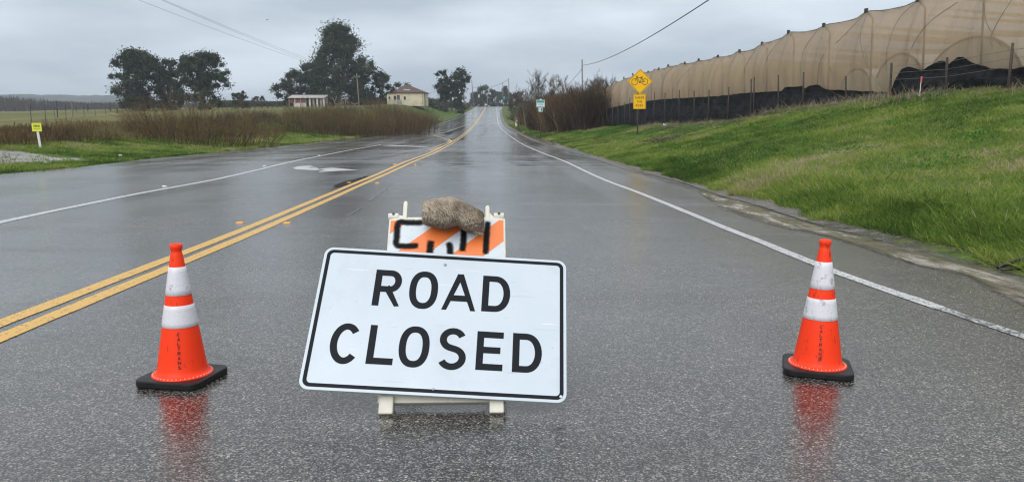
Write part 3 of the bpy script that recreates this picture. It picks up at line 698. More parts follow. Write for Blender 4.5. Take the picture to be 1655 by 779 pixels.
# leafy trees
def leafy(px, pyb, d, ytop, halfw, n_clump, n_leaf, m, label, cat='tree', group=None, seed=0, shape='oval', lsize=.30, gap=.5, trunk_r=.35, low=.03, name='eucalyptus_tree'):
    """crown of leaf clumps around the ends of real limbs"""
    rr = np.random.default_rng(seed); c = P3(px, pyb, d); z = float(T(c[0], c[1])); top = P3(px, ytop, d)[2]; H = top - z; Wd = halfw / FPX * d
    e_ = empty(name, (c[0], c[1], z), label=label, cat=cat, group=group)
    n_clump = int(n_clump * 1.25); n_leaf = int(n_leaf * 1.5); C = []
    while len(C) < n_clump:
        zz = low + (1 - low) * rr.random() ** .85; a = rr.random() * 6.283
        if shape == 'oval': w = math.sqrt(max(0, 1 - ((zz - .5) / .52) ** 2)) ** .8
        elif shape == 'spire': w = ((1 - zz) ** .55 * 1.15 + .04) * (1 if zz > .25 else .8)
        elif shape == 'vase': w = .45 + .6 * zz if zz < .85 else 1.0 - (zz - .85) * 3
        else: w = math.sqrt(max(0, 1 - zz ** 2))
        q = math.sqrt(rr.random()) * w * (1 + .22 * math.sin(3 * a + seed) * math.cos(5 * zz))
        C.append((q * math.cos(a) * Wd, q * math.sin(a) * Wd * .85, zz * H * .97))
    C = np.array(C); cr = rr.uniform(.5, 1.25, n_clump) * (H * .035 + Wd * .10)
    # limbs: trunk splits in a few leaders; every clump hangs on one
    mb = MB(); nl = 5; lead = []
    for i in range(nl):
        a = 6.283 * i / nl + rr.random(); tipc = C[rr.integers(0, n_clump)] * .8; tip = Vector((tipc[0] * .75, tipc[1] * .75, H * rr.uniform(.62, .9)))
        pts = [Vector((0, 0, -.3)), Vector((0, 0, H * .1)), Vector((tip.x * .3, tip.y * .3, H * .33)), Vector((tip.x * .7, tip.y * .7, H * .6)), tip]
        pts = [Vector(p) for p in smooth_line([tuple(p) for p in pts], 4)]; mb.tube(pts, list(np.linspace(trunk_r, .05, len(pts))), 6, cap=False); lead.append(pts)
    for i in range(0, n_clump, 2):
        tgt = Vector(C[i]); ld = lead[rr.integers(0, nl)]; j = min(range(len(ld)), key=lambda k_: (ld[k_] - tgt).length + (ld[k_].z > tgt.z) * 3)
        a = ld[j]; midp = (a + tgt) / 2 + Vector((0, 0, -.04 * H * rr.random())); mb.tube([a, midp, tgt], [.09, .06, .025], 4, cap=False)
    mb.build('trunk', BARK, e_, smooth=True)
    # leaves
    k_ = rr.integers(0, n_clump, n_leaf); o_ = rr.normal(size=(n_leaf, 3)); o_ /= np.linalg.norm(o_, axis=1)[:, None]; o_ *= (np.minimum(np.abs(rr.normal(size=n_leaf)) * .75 + .08, 1.7))[:, None] * cr[k_][:, None] * np.array([1.15, 1.15, .9])
    Pn = C[k_] + o_; tt = np.clip(.25 + .5 * rr.random(n_clump)[k_] + .25 * rr.random(n_leaf) + .10 * o_[:, 2] / cr[k_], 0, 1)
    V, F, t = leaves(Pn, lsize, tt); np_mesh('crown', V, F, m, t, e_)
    return e_
gg = 'eucalyptus trees across the pasture'
leafy(228, 180, 170, 82, 41, 130, 17000, LEAF_D, 'broad dark eucalyptus at the left end of the left pair in the pasture', group=gg, seed=1, lsize=.27)
leafy(276, 180, 172, 98, 22, 56, 7500, LEAF_D, 'narrow eucalyptus squeezed between the two broad ones on the left', group=gg, seed=2, lsize=.27)
leafy(330, 180, 170, 86, 42, 110, 14000, LEAF_D, 'open crowned eucalyptus at the right end of the left grove, sky through its top', group=gg, seed=3, lsize=.27)
leafy(550, 176, 197, 40, 55, 190, 22000, LEAF_D, 'tallest eucalyptus in the picture, pointed, behind the shed', group=gg, seed=4, shape='spire', lsize=.27, trunk_r=.5)
leafy(482, 176, 200, 114, 36, 62, 9500, LEAF_D, 'low dark eucalyptus directly behind the white roofed shed', group=gg, seed=5, lsize=.27)
leafy(515, 176, 203, 100, 32, 50, 7500, LEAF_D, 'dark eucalyptus between the shed and the tallest tree', group=gg, seed=15, lsize=.27)
leafy(588, 176, 202, 96, 30, 56, 8500, LEAF_D, 'dark eucalyptus against the right flank of the tallest tree', group=gg, seed=16, lsize=.27)
leafy(617, 174, 205, 119, 22, 42, 5200, LEAF_M, 'green tree just left of the old house', name='leafy_tree', seed=6, lsize=.25, low=.03)
leafy(649, 172, 205, 134, 20, 46, 3800, LEAF_M, 'thin bushy tree behind the left side of the old house roof', name='leafy_tree', seed=7, lsize=.27)
leafy(716, 174, 225, 114, 15, 36, 4200, LEAF_D, 'left tree of the dark pair between the house and the road', group='pair of trees by the road crest', seed=8, lsize=.30, shape='vase')
leafy(742, 174, 222, 111, 17, 44, 6200, LEAF_D, 'right and denser tree of the dark pair between the house and the road', group='pair of trees by the road crest', seed=9, lsize=.30, shape='vase')
leafy(730, 175, 224, 138, 13, 20, 2300, LEAF_D, 'low dark tree filling the gap inside the pair beside the road', group='pair of trees by the road crest', seed=10, lsize=.3)
leafy(391, 177, 190, 149, 16, 26, 2800, LEAF_M, 'small round green tree right of the left grove', name='leafy_tree', seed=11, lsize=.25, low=.02, trunk_r=.2)
leafy(420, 177, 210, 156, 11, 18, 1000, LEAF_G, 'faint grey bush between the small round tree and the shed', name='leafy_bush', cat='bush', seed=12, lsize=.22, low=.02, trunk_r=.1)
gf = 'trees beyond the road crest'
for i, (px_, yt, hw_, m_, lb) in enumerate([
    (782, 140, 12, LEAF_M, 'rounded tree beyond the crest, just left of the road'),
    (768, 150, 9, LEAF_G, 'pale low tree beyond the crest at the left verge'),
    (798, 146, 11, LEAF_G, 'grey tree beyond the crest in the middle of the road gap'),
    (817, 141, 13, LEAF_M, 'domed tree beyond the crest above the right lane'),
    (836, 150, 12, LEAF_M, 'tree beyond the crest partly behind the thicket')]):
    leafy(px_, 176, 400, yt, hw_, 40, 4200, m_, lb, name='leafy_tree', group=gf, seed=30 + i, lsize=.5, low=.02)

# far bare woodland at the left horizon, one mass
n = 26000; X = rng.uniform(-340, -70, n); Y = 400 + rng.normal(size=n) * 14
WOOD = blade_mat('bare_woodland_twigs', [(0, (.045, .038, .034)), (.5, (.085, .068, .06)), (1, (.12, .10, .085))], 0, 1)
pr = PCX + FPX * X / 400
top = np.interp(pr, [-300, 0, 30, 60, 120, 200, 300, 420, 560, 640], [8.4, 8.2, 8.6, 5.8, 5.5, 4.6, 4, 3.4, 3, 3]) * (1 + .22 * fbm(X / 9, Y * 0, 3))
D = rng.normal(size=(n, 3)) * .35; D[:, 2] = abs(D[:, 2]) + .6; D /= np.linalg.norm(D, axis=1)[:, None]
zb = T(X, Y); u = rng.random(n)
V, F, t = ribs(np.c_[X, Y, zb + u * top * .8], D, top * .34, np.full(n, .35), .1, 2, np.clip(.3 + .5 * fbm(X / 12, Y * 0 + 2, 2) + .3 * rng.random(n), 0, 1))
tag(np_mesh('bare_woodland', V, F, WOOD, t), kind='stuff')
# low hedge running behind the pasture and shed
n = 22000; px_ = rng.uniform(360, 722, n); X = (px_ - PCX) / FPX * 215; Y = 219 + rng.normal(size=n) * 3
V, F, t = leaves(np.c_[X, Y, T(X, Y) + rng.random(n) * (1.2 + 1.4 * vnoise(X / 6, Y * 0))], .28, rng.random(n))
tag(np_mesh('hedgerow', V, F, LEAF_G, t), kind='stuff')
n = 5000; px_ = rng.uniform(692, 790, n); X = (px_ - PCX) / FPX * 262; Y = 267 + rng.normal(size=n) * 8; X = np.minimum(X, eX(Y) - 2)
D = rng.normal(size=(n, 3)) * .4; D[:, 2] = 1; D /= np.linalg.norm(D, axis=1)[:, None]
V, F, t = ribs(np.c_[X, Y, T(X, Y)], D, rng.uniform(.6, 2.4, n), np.full(n, .09), .1, 2, rng.random(n)); tag(np_mesh('roadside_brush', V, F, TWIG, t), kind='stuff')

# ------------------------------------------------------------------ house, shed
CREAM = speck('peeling_cream_paint', (.60, .54, .39), .6, .8, .8); ROOFM = speck('weathered_shingles', (.095, .06, .05), .45, 1.2, .9)
DARKW = mat('dark_opening', (.02, .02, .022), .3); TINW = speck('white_corrugated_metal', (.40, .38, .37), .3, 1, .5); REDW = speck('faded_red_boards', (.20, .07, .06), .5, 1.5, .8)
GREYW = speck('grey_boards', (.28, .27, .26), .4, 1.5, .8); PALEW = speck('white_trim_paint', (.6, .6, .58), .3, 4, .7)
D_H = 188
def hx(px): return (px - PCX) / FPX * D_H
hb = P3(656, 168, D_H); hz0 = float(T(hb[0], hb[1])); zpx = lambda py, d=D_H: CAM_H + d * ((PCY - py) / FPX * math.cos(PITCH) - math.sin(PITCH))
hz = min(hz0, zpx(170)) - .2
house = empty('old_house', (hb[0], hb[1], hz), 0, label='derelict cream farmhouse with a sagging brown hipped roof across the pasture', cat='house')
def hl(px, py=None): return hx(px) - hb[0], (zpx(py) - hz if py is not None else None)
x0, x1 = hl(640)[0], hl(686)[0]; ztop = hl(0, 150)[1]; yd = 9.0
MB().box(((x0 + x1) / 2, yd / 2, ztop / 2), (x1 - x0, yd, ztop)).build('wall', CREAM, house)
xa = hl(625.5)[0]; zt2 = hl(0, 151.5)[1]
MB().box(((xa + x0) / 2 - .002, yd / 2, zt2 / 2), (x0 - xa - .01, yd - .4, zt2)).build('side_wing', CREAM, house)
zp = hl(0, 136.5)[1]; ov = .35
rf = MB(); xr0, xr1 = hl(651)[0], hl(656)[0]
ex0, ex1 = hl(634)[0], hl(687.5)[0]; ztt = ztop + .02
rf.add([(ex0, -ov, ztt), (ex1, -ov, ztt), (ex1, yd + ov, ztt), (ex0, yd + ov, ztt), (xr0, yd / 2, zp), (xr1, yd / 2, zp), (ex0, -ov, ztt - .12), (ex1, -ov, ztt - .12), (ex1, yd + ov, ztt - .12), (ex0, yd + ov, ztt - .12)],
       [(0, 1, 5, 4), (1, 2, 5), (2, 3, 4, 5), (3, 0, 4), (6, 7, 1, 0), (7, 8, 2, 1), (8, 9, 3, 2), (9, 6, 0, 3), (9, 8, 7, 6)])
roof = rf.build('roof', ROOFM, house)
xw = hl(624)[0]; MB().add([(xw, -.3, zt2 + .02), (ex0 + 1.1, -.3, ztop + .35), (ex0 + 1.1, yd, ztop + .35), (xw, yd, zt2 + .02), (xw, -.3, zt2 - .08), (ex0 + 1.1, -.3, ztop + .23), (ex0 + 1.1, yd, ztop + .23), (xw, yd, zt2 - .08)],
   [(0, 1, 2, 3), (7, 6, 5, 4), (0, 4, 5, 1), (1, 5, 6, 2), (2, 6, 7, 3), (3, 7, 4, 0)]).build('lean_to_roof', ROOFM, house)
def on_roof(px, py, w, h_):
    X_ = hl(px)[0]; Z_ = hl(0, py)[1]; f_ = (Z_ - ztt) / (zp - ztt); return (X_, -ov + f_ * (yd / 2 + ov) - .03, Z_ + .03)
for px_, py_, w_ in ((654, 145.5, .7), (659.5, 146, .9)):
    p = on_roof(px_, py_, 1, 1); MB().box(p, (w_, .5, .05), Matrix.Rotation(math.atan2(zp - ztt, yd / 2 + ov), 3, 'X')).build('roof_patch', TINW, roof)
def window(px, py, w, h_, parent, sill=True):
    X_, Z_ = hl(px, py); o = MB().box((X_, -.03, Z_), (w + .16, .08, h_ + .16)).build('window', PALEW, parent)
    MB().box((X_, -.075, Z_), (w, .03, h_)).build('pane', DARKW, o)
window(629.6, 158.5, .45, .6, house); window(638.5, 158.5, .62, .95, house); window(654.5, 159, .5, .8, house)
MB().box((hl(644)[0], -.04, hl(0, 158.5)[1]), (.7, .08, 1.3)).build('door', speck('rotten_brown_door', (.1, .08, .06), .5, 2, .9), house)
MB().box((hl(683.5)[0], -.05, ztop / 2), (.18, .09, ztop)).build('corner_board', GREYW, house)
MB().box((hl(686.6)[0], .2, ztop / 2 - .1), (.22, .3, ztop - .2)).build('downpipe', DARKW, house)
MB().box((hl(647)[0], -1.5, .9), (1.2, .1, 1.1)).build('leaning_door', GREYW, house)

sb = P3(495, 172, 184); sz = min(float(T(sb[0], sb[1])), zpx(173, 184)) - .1
shed = empty('farm_shed', (sb[0], sb[1], sz), label='long low open shed with white metal roof and faded red boards under the tall trees', cat='shed')
def sl(px, py=None): return (px - PCX) / FPX * 184 - sb[0], (zpx(py, 184) - sz if py is not None else None)
zt = sl(0, 158.5)[1]; xa, xb = sl(467)[0], sl(524)[0]
MB().add([(xa - .2, -.4, zt), (xb + .2, -.4, zt), (xb + .2, 4, zt + .75), (xa - .2, 4, zt + .75), (xa - .2, -.4, zt - .07), (xb + .2, -.4, zt - .07), (xb + .2, 4, zt + .68), (xa - .2, 4, zt + .68)],
   [(0, 1, 2, 3), (7, 6, 5, 4), (0, 4, 5, 1), (1, 5, 6, 2), (2, 6, 7, 3), (3, 7, 4, 0)]).build('roof', TINW, shed)
MB().box(((xa + xb) / 2, 3.9, zt / 2), (xb - xa, .1, zt)).build('back_wall', GREYW, shed)
xm = sl(495)[0]
MB().box(((xa + xm) / 2, .1, zt * .72), (xm - xa, .08, zt * .5)).build('red_boarding', REDW, shed)
MB().box(((sl(475)[0] + xm) / 2, .0, zt * .24), (xm - sl(475)[0], .08, zt * .42)).build('white_boarding', PALEW, shed)
for px_ in (467.5, 477, 486, 495, 501, 507, 513, 519, 523.5):
    MB().box((sl(px_)[0], .02, zt / 2), (.16 if px_ < 500 else .42, .14, zt - .02)).build('post', PALEW if px_ in (477, 501, 513, 523.5) else GREYW, shed)

# ruin timber and troughs by the shed
pile = MB()
for i in range(22):
    a = Vector((random.uniform(-4, 4), random.uniform(-1, 1), random.uniform(.1, .5))); b_ = a + Vector((random.uniform(-1, 1), random.uniform(-.5, .5), random.uniform(.2, 2.2))); pile.tube([a, b_], random.uniform(.04, .09), 4)
c = P3(548, 171, 178); c[2] = T(c[0], c[1]); tag(pile.build('timber_pile', speck('grey_timber', (.25, .2, .15), .5, 2, .9), loc=c), 'heap of broken pale timber right of the shed under the tallest tree', 'timber heap')

# ------------------------------------------------------------------ pasture fence posts
fp = [(24,197,207,0),(74,170,198,0),(93,164,190,1),(107,168,194,0),(117.5,163,191,2),(136,172,189,0),(154,175,187,0),(171,172,185,0),(190,174,184,1),(51,172,203,0),(88,174,189,0),(205,172,183,0),(142,168,180,1),(178,166,180,1),(124,170,181,0)]
proto = None
names = {0: 'thin grey', 1: 'stout dark', 2: 'tall pale corner'}
wherep = ['at the far left edge, left of the yellow marker', 'standing just right above the yellow marker', 'second dark one right of the yellow marker', 'left of the tall corner post', 'tallest of the row above the brush', 'just right of the tall corner post', 'two along right of the tall corner post', 'three along right of the tall corner post', 'close to the left grove', 'thin one directly above the yellow marker', 'thin one between marker and corner post', 'nearest the left grove', 'behind the row before the far wood', 'behind the row near the grove', 'thin one behind the tall corner post']
for i, (px_, y0_, y1_, kd) in enumerate(fp):
    c = Gt(px_, y1_); zb_ = float(T(*c)); d_ = c[1] * math.cos(PITCH) + (CAM_H - zb_) * math.sin(PITCH); H_ = (y1_ - y0_) / FPX * d_
    H_ = min(H_, 3.2); r_ = (.035, .07, .09)[kd] * max(1, d_ / 110)
    o = MB().tube([(0, 0, -.2), (.02 * H_, 0, H_ * .5), (.03 * H_, 0, H_)], [r_, r_ * .95, r_ * .85], 7).build('fence_post', POSTWOOD if kd < 2 else POLEWOOD, loc=(c[0], c[1], zb_))
    tag(o, '%s pasture fence post, %s' % (names[kd], wherep[i]), 'fence post', 'fence posts across the pasture')
for i, px_ in enumerate((381, 392, 404, 412, 423, 432, 440, 447, 455, 463)):
    d_ = 176; c = P3(px_, 172, d_); zb_ = float(T(c[0], c[1])); H_ = (1.1, 1.5, 1.0, 1.35)[i % 4]
    o = MB().tube([(0, 0, -.2), (.02, 0, H_)], [.13, .11], 7).build('fence_post', POSTWOOD, loc=(c[0], c[1], zb_))
    tag(o, 'short dark skyline fence post, %s of ten between left grove and shed' % ['leftmost','second','third','fourth','fifth','sixth','seventh','eighth','ninth','rightmost'][i], 'fence post', 'fence posts on the skyline left of the shed')

# ------------------------------------------------------------------ utility poles and wires
INS = mat('grey_porcelain', (.35, .35, .34), .3); STEEL = mat('galvanised_steel', (.4, .41, .42), .45, .8); WIREM = mat('dark_wire', (.03, .03, .03), .5)
def pole(px, ytop, d, r, label, arm=0, box=False, lean=0, base_py=200):
    c = P3(px, base_py, d); z = float(T(c[0], c[1])); H = P3(px, ytop, d)[2] - z
    e_ = empty('utility_pole', (c[0], c[1], z), label=label, cat='utility pole', group='wooden utility poles along the road')
    MB().tube([(0, 0, -.3), (lean * .5, 0, H / 2), (lean, 0, H)], [r, r * .85, r * .7], 10).build('pole', POLEWOOD, e_, smooth=True)
    if arm:
        MB().box((lean, -r - .06, H - .5), (arm, .1, .12)).build('crossarm', POLEWOOD, e_)
        for q in (-.45, 0, .45) if arm > 1 else (-.4, .4): MB().lathe([(.03, 0), (.06, .03), (.04, .06), (.06, .09), (.03, .14)], 8).build('insulator', INS, e_, loc=(lean + q * arm, -r - .06, H - .44))
    if box: MB().lathe([(.22, 0), (.25, .05), (.25, .85), (.2, .95)], 12).build('transformer', INS, e_, loc=(lean + .02, -r - .3, H - 2.0))
    return np.array([c[0] + lean, c[1], z + H])
def wire(a, b, sag, r, label, name='overhead_wire', group=None):
    a = np.array(a); b = np.array(b); pts = [tuple(a + (b - a) * t - np.array([0, 0, sag * 4 * t * (1 - t)])) for t in np.linspace(0, 1, 28)]
    o = MB().tube(pts, r, 5).build(name, WIREM); tag(o, label, 'wire', group)
pA = pole(583, 120, 112, .10, 'slim wooden pole standing in the willows left of the old house', arm=.9, lean=-.35)
pB = pole(942, 98, 112, .13, 'tall wooden pole at the far end of the shade netting', arm=0, lean=-.25)
pC = pole(766, 130, 330, .2, 'distant pole left of the road beyond the dark tree pair', lean=-.8)
pD = pole(813, 134, 350, .17, 'distant pole right of the road, left of the closer one by the thicket', lean=-.1)
pE = pole(823, 127.5, 270, .17, 'distant pole at the left end of the thicket', lean=-.2)
pF = pole(746, 121.5, 236, .15, 'pole with crossarm and transformer in front of the dark tree pair', arm=2.2, box=True)
pG = pole(720, 118, 230, .13, 'thin pole standing in front of the left tree of the dark pair')
pH = pole(788, 149.5, 380, .16, 'small distant pole with a crossarm over the road crest', arm=3.2)
for i, (dx, dy, dz_) in enumerate(((0, 0, 0), (.35, 0, .25), (-.35, 0, .1))):
    wire(P3(-260 + (0, 60, 68)[i], (-195, -207, -205)[i], 22), pA + np.array([dx, 0, -.35 + dz_ * .4]), .55, .008, 'thin overhead wire crossing the sky top left, %s of three' % ('lowest', 'middle', 'highest')[i], group='three wires over the pasture')
wire(pB + np.array([0, 0, -.8]), P3(1420, -190, 20), 1.0, .03, 'dark overhead cable rising from the tall pole to the top edge')
wire(pB + np.array([0, 0, -1.3]), P3(886, 168, 104), .25, .028, 'slack service cable dropping from the tall pole into the thicket')
wire(pE + np.array([0, 0, -.4]), pC + np.array([0, 0, -3.0]), 1.5, .05, 'faint distant cable spanning the road at the crest')
wire(pF + np.array([0, 0, -.4]), P3(690, 153, 250), .6, .03, 'faint cable running down left from the transformer pole')

bd_ = MB(); bd_.tube([(-.22, 0, 0), (-.1, 0, .01), (.1, 0, .02), (.2, 0, .01)], [.01, .06, .06, .01], 6); bd_.add([(-.05, 0, .04), (.1, 0, .04), (.0, -.45, .16), (-.05, 0, .02), (.1, 0, .02), (.0, .45, .16)], [(0, 1, 2), (3, 4, 5)])
tag(bd_.build('bird', mat('dark_feathers', (.03, .03, .03), .8), loc=tuple(P3(432, 32.5, 170))), 'tiny dark bird flying high between the left grove and the tallest tree', 'bird')
# ------------------------------------------------------------------ small roadside signs
POSTM = mat('dark_sign_post', (.045, .035, .03), .7); SGREY = mat('sign_back_grey', (.5, .52, .54), .45, .5)
WPOST = speck('white_plastic_post', (.72, .72, .70), .2, 6, .5); YEL = speck('yellow_sign_sheeting', (.93, .52, .006), .06, 4, .5, spec=.2); BLK = mat('black_sign_ink', (.015, .015, .015), .45)
TEAL = mat('teal_sign_sheeting', (.05, .30, .30), .4); PALE = mat('pale_sign_sheeting', (.62, .70, .72), .4); LIME = speck('lime_sign_sheeting', (.70, .72, .05), .1, 8, .45); AMB = mat('amber_reflector', (.75, .30, .05), .35)
# stroke alphabet in a unit box
def ell(cx, cy, rx, ry, a0, a1, n=14): return [(cx + rx * math.cos(R(a0 + (a1 - a0) * i / n)), cy + ry * math.sin(R(a0 + (a1 - a0) * i / n))) for i in range(n + 1)]
def selp(n=36, e=2.35): return [(.5 + .5 * math.copysign(abs(math.cos(a)) ** (2 / e), math.cos(a)), .5 + .5 * math.copysign(abs(math.sin(a)) ** (2 / e), math.sin(a))) for a in [2 * math.pi * i / n for i in range(n)]]
GL = {
 'O': [(1, selp())], 'C': [(0, [(.5 + (x - .5), y) for x, y in ell(.52, .5, .52, .5, 42, 318, 30)])],
 'D': [(1, [(0, 0), (0, 1)] + [(.42 + .58 * max(0, math.cos(R(a))) ** .85, .5 + .5 * math.sin(R(a))) for a in range(90, -91, -9)])],
 'R': [(0, [(0, 0), (0, 1)]), (0, [(0, 1)] + ell(.62, .73, .38, .27, 90, -90, 12) + [(0, .46)]), (0, [(.52, .46), (1.0, -.04)])],
 'P': [(0, [(0, 0), (0, 1)]), (0, [(0, 1)] + ell(.62, .73, .38, .27, 90, -90, 12) + [(0, .46)])],
 'A': [(0, [(-.02, -.05), (.47, 1.03)]), (0, [(.53, 1.03), (1.02, -.05)]), (0, [(.2, .29), (.8, .29)])],
 'L': [(0, [(0, 1), (0, 0), (1, 0)])], 'E': [(0, [(1, 1), (0, 1), (0, 0), (1, 0)]), (0, [(0, .52), (.86, .52)])],
 'S': [(0, ell(.5, .76, .46, .24, 22, 250, 16) + ell(.5, .25, .5, .25, 75, -155, 18))],
 'T': [(0, [(0, 1), (1, 1)]), (0, [(.5, 1), (.5, 0)])], 'H': [(0, [(0, 0), (0, 1)]), (0, [(1, 0), (1, 1)]), (0, [(0, .5), (1, .5)])],
 'N': [(0, [(0, 0), (0, 1)]), (0, [(0, 1), (1, 0)]), (0, [(1, 0), (1, 1)])], 'I': [(0, [(.5, 0), (.5, 1)])], 'V': [(0, [(0, 1), (.5, 0), (1, 1)])],
 'U': [(0, [(0, 1), (0, .3)] + ell(.5, .28, .5, .28, 180, 360, 10) + [(1, .3), (1, 1)])],
}
def ribbon2(pts, w, closed):
    n = len(pts); A = []; B = []
    for i in range(n):
        p = Vector(pts[i]); a = Vector(pts[i - 1]) if (closed or i > 0) else None; b = Vector(pts[(i + 1) % n]) if (closed or i < n - 1) else None
        t1 = (p - a).normalized() if a else (b - p).normalized(); t2 = (b - p).normalized() if b else t1
        n1 = Vector((-t1.y, t1.x)); n2 = Vector((-t2.y, t2.x)); m_ = (n1 + n2)
        m_ = m_.normalized() if m_.length > 1e-6 else n1
        kq = w / 2 / max(.45, m_.dot(n1)); A.append(p + m_ * kq); B.append(p - m_ * kq)
    return A, B
def glyph(mb, ch, x0, y0, x1, y1, w, z, M=None, dz=.0004, clampy=True):
    """strokes of one letter in the box, as thin ribbons at height z of the local plane"""
    for si, (cl, pts) in enumerate(GL[ch]):
        P = [(x0 + w / 2 + (x1 - x0 - w) * a, y0 + w / 2 + (y1 - y0 - w) * b) for a, b in pts]
        if not cl:   # straight ends reach the box
            for e_, f_ in ((0, 1), (-1, -2)):
                v = Vector(P[e_]) - Vector(P[f_])
                if v.length > 1e-9 and ch not in 'CS':
                    q = Vector(P[e_]) + v.normalized() * w / 2 * (.98 if ch in 'ELTHNDRPUIA' else 0); P[e_] = (q.x, q.y)
        A, B = ribbon2(P, w, cl); zz = z + si * dz
        cl_ = lambda p: (min(max(p.x, x0), x1), min(max(p.y, y0), y1)) if clampy else (p.x, p.y)
        n = len(P); V = [cl_(p) + (zz,) for p in A] + [cl_(p) + (zz,) for p in B]
        F = [(i, n + i, n + (i + 1) % n, (i + 1) % n) for i in range(n if cl else n - 1)]
        mb.add([(M @ Vector(v)) if M else v for v in V], F)
def text(mb, s, cx, cy_, h_, w_, sw, gap, z, M=None):
    tot = len(s) * w_ + (len(s) - 1) * gap; x = cx - tot / 2
    for ch in s:
        if ch != ' ': glyph(mb, ch, x, cy_ - h_ / 2, x + w_, cy_ + h_ / 2, sw, z, M)
        x += w_ + gap
UPR = Matrix.Rotation(math.pi / 2, 4, 'X')      # local xy plane stands up, local +z looks to -Y (the camera)
def rrect(x0, y0, x1, y1, r, n=6):
    out = []
    for cx, cy_, a in ((x1 - r, y1 - r, 0), (x0 + r, y1 - r, 90), (x0 + r, y0 + r, 180), (x1 - r, y0 + r, 270)): out += ell(cx, cy_, r, r, a, a + 90, n)
    return out

# bicycle warning sign
D_B = 40.5
c = Gt(1030, 221); bz = float(T(*c)); D_B = c[1] * math.cos(PITCH) + (CAM_H - bz) * math.sin(PITCH)
sB = D_B / FPX
bike = empty('bicycle_sign', (c[0], c[1], bz), -.03, label='yellow diamond bicycle warning sign with a SHARE THE ROAD plaque on the grass bank', cat='road sign')
ztop = (221 - 114) * sB; zc_ = (221 - 134) * sB; hd = 20 * sB
MB().box((0, .03, ztop * .48), (.09, .09, ztop * .96), ).build('post', speck('dark_wood_post', (.05, .035, .028), .3, 8, .8), bike, bevel=.006)
dm = Matrix.Translation((.10 * sB * 20, -.03, zc_)) @ UPR
def dia(h_): return [(h_, 0), (0, h_), (-h_, 0), (0, -h_)]
def rdia(h_, r=.06):
    q = rrect(-h_ * .7071, -h_ * .7071, h_ * .7071, h_ * .7071, r, 4); cs = math.cos(R(45)); return [((x - y) * cs, (x + y) * cs) for x, y in q]
pl = MB().prism(rdia(hd), 0, .012).xf(dm).build('diamond_panel', YEL, bike)
bd = MB(); o_ = rdia(hd * .955, .05); i_ = rdia(hd * .915, .045); n = len(o_)
bd.add([(x, y, .0135) for x, y in o_] + [(x, y, .0135) for x, y in i_], [(j, (j + 1) % n, n + (j + 1) % n, n + j) for j in range(n)]); bd.xf(dm).build('border', BLK, bike)
bs = MB(); lw_ = hd * .045; wr = hd * .235
def sk(pts, w=lw_, cl=False, z=.0140):
    A, B = ribbon2(pts, w, cl); n = len(pts); bs.add([tuple(p) + (z,) for p in A] + [tuple(p) + (z,) for p in B], [(i, n + i, n + (i + 1) % n, (i + 1) % n) for i in range(n if cl else n - 1)])
W1, W2 = (-hd * .43, -hd * .02), (hd * .38, -hd * .02)
circ = lambda c_, r_: [(c_[0] + r_ * math.cos(2 * math.pi * i / 22), c_[1] + r_ * math.sin(2 * math.pi * i / 22)) for i in range(22)]
sk(circ(W1, wr), cl=True); sk(circ(W2, wr), cl=True, z=.0142)
bb = (-hd * .02, -hd * .07); seat_ = (hd * .12, hd * .30); head = (-hd * .25, hd * .28)
sk([W2, bb], z=.0144); sk([bb, head], z=.0146); sk([head, (hd * .10, hd * .27)], z=.0148); sk([bb, seat_], z=.0150); sk([(hd * .10, hd * .24), W2], z=.0152); sk([W1, (-hd * .22, hd * .40)], z=.0154)
sk([(-hd * .33, hd * .33), (-hd * .27, hd * .42), (-hd * .18, hd * .41)], z=.0156); sk([(hd * .02, hd * .33), (hd * .24, hd * .33)], lw_ * 1.4, z=.0158); sk(circ(bb, hd * .05), cl=True, z=.0160)
bs.xf(dm).build('bicycle_symbol', BLK, bike)
zc2 = (221 - 165.5) * sB; hw_, hh_ = 10.0 * sB, 11.8 * sB; pm = Matrix.Translation((.10 * sB * 20 + .0, -.03, zc2)) @ UPR
MB().prism(rrect(-hw_, -hh_, hw_, hh_, .03), 0, .012).xf(pm).build('plaque_panel', YEL, bike)
bd = MB(); o_ = rrect(-hw_ * .94, -hh_ * .95, hw_ * .94, hh_ * .95, .025); i_ = rrect(-hw_ * .90, -hh_ * .915, hw_ * .90, hh_ * .915, .02); n = len(o_)
bd.add([(x, y, .0135) for x, y in o_] + [(x, y, .0135) for x, y in i_], [(j, (j + 1) % n, n + (j + 1) % n, n + j) for j in range(n)]); bd.xf(pm).build('plaque_border', BLK, bike)
for wd_, yy_ in (('SHARE', .52), ('THE', 0), ('ROAD', -.52)):
    tb = MB(); text(tb, wd_, 0, hh_ * yy_, hh_ * .34, hw_ * .23, hw_ * .06, hw_ * .085, .0142); tb.xf(pm).build('plaque_word', BLK, bike)
for zz_ in (zc_ + hd * .75, zc_ - hd * .72): MB().lathe([(.012, 0), (.012, .01)], 8).xf(Matrix.Translation((.2 * sB * 10, -.043, zz_)) @ UPR).build('bolt', STEEL, bike)

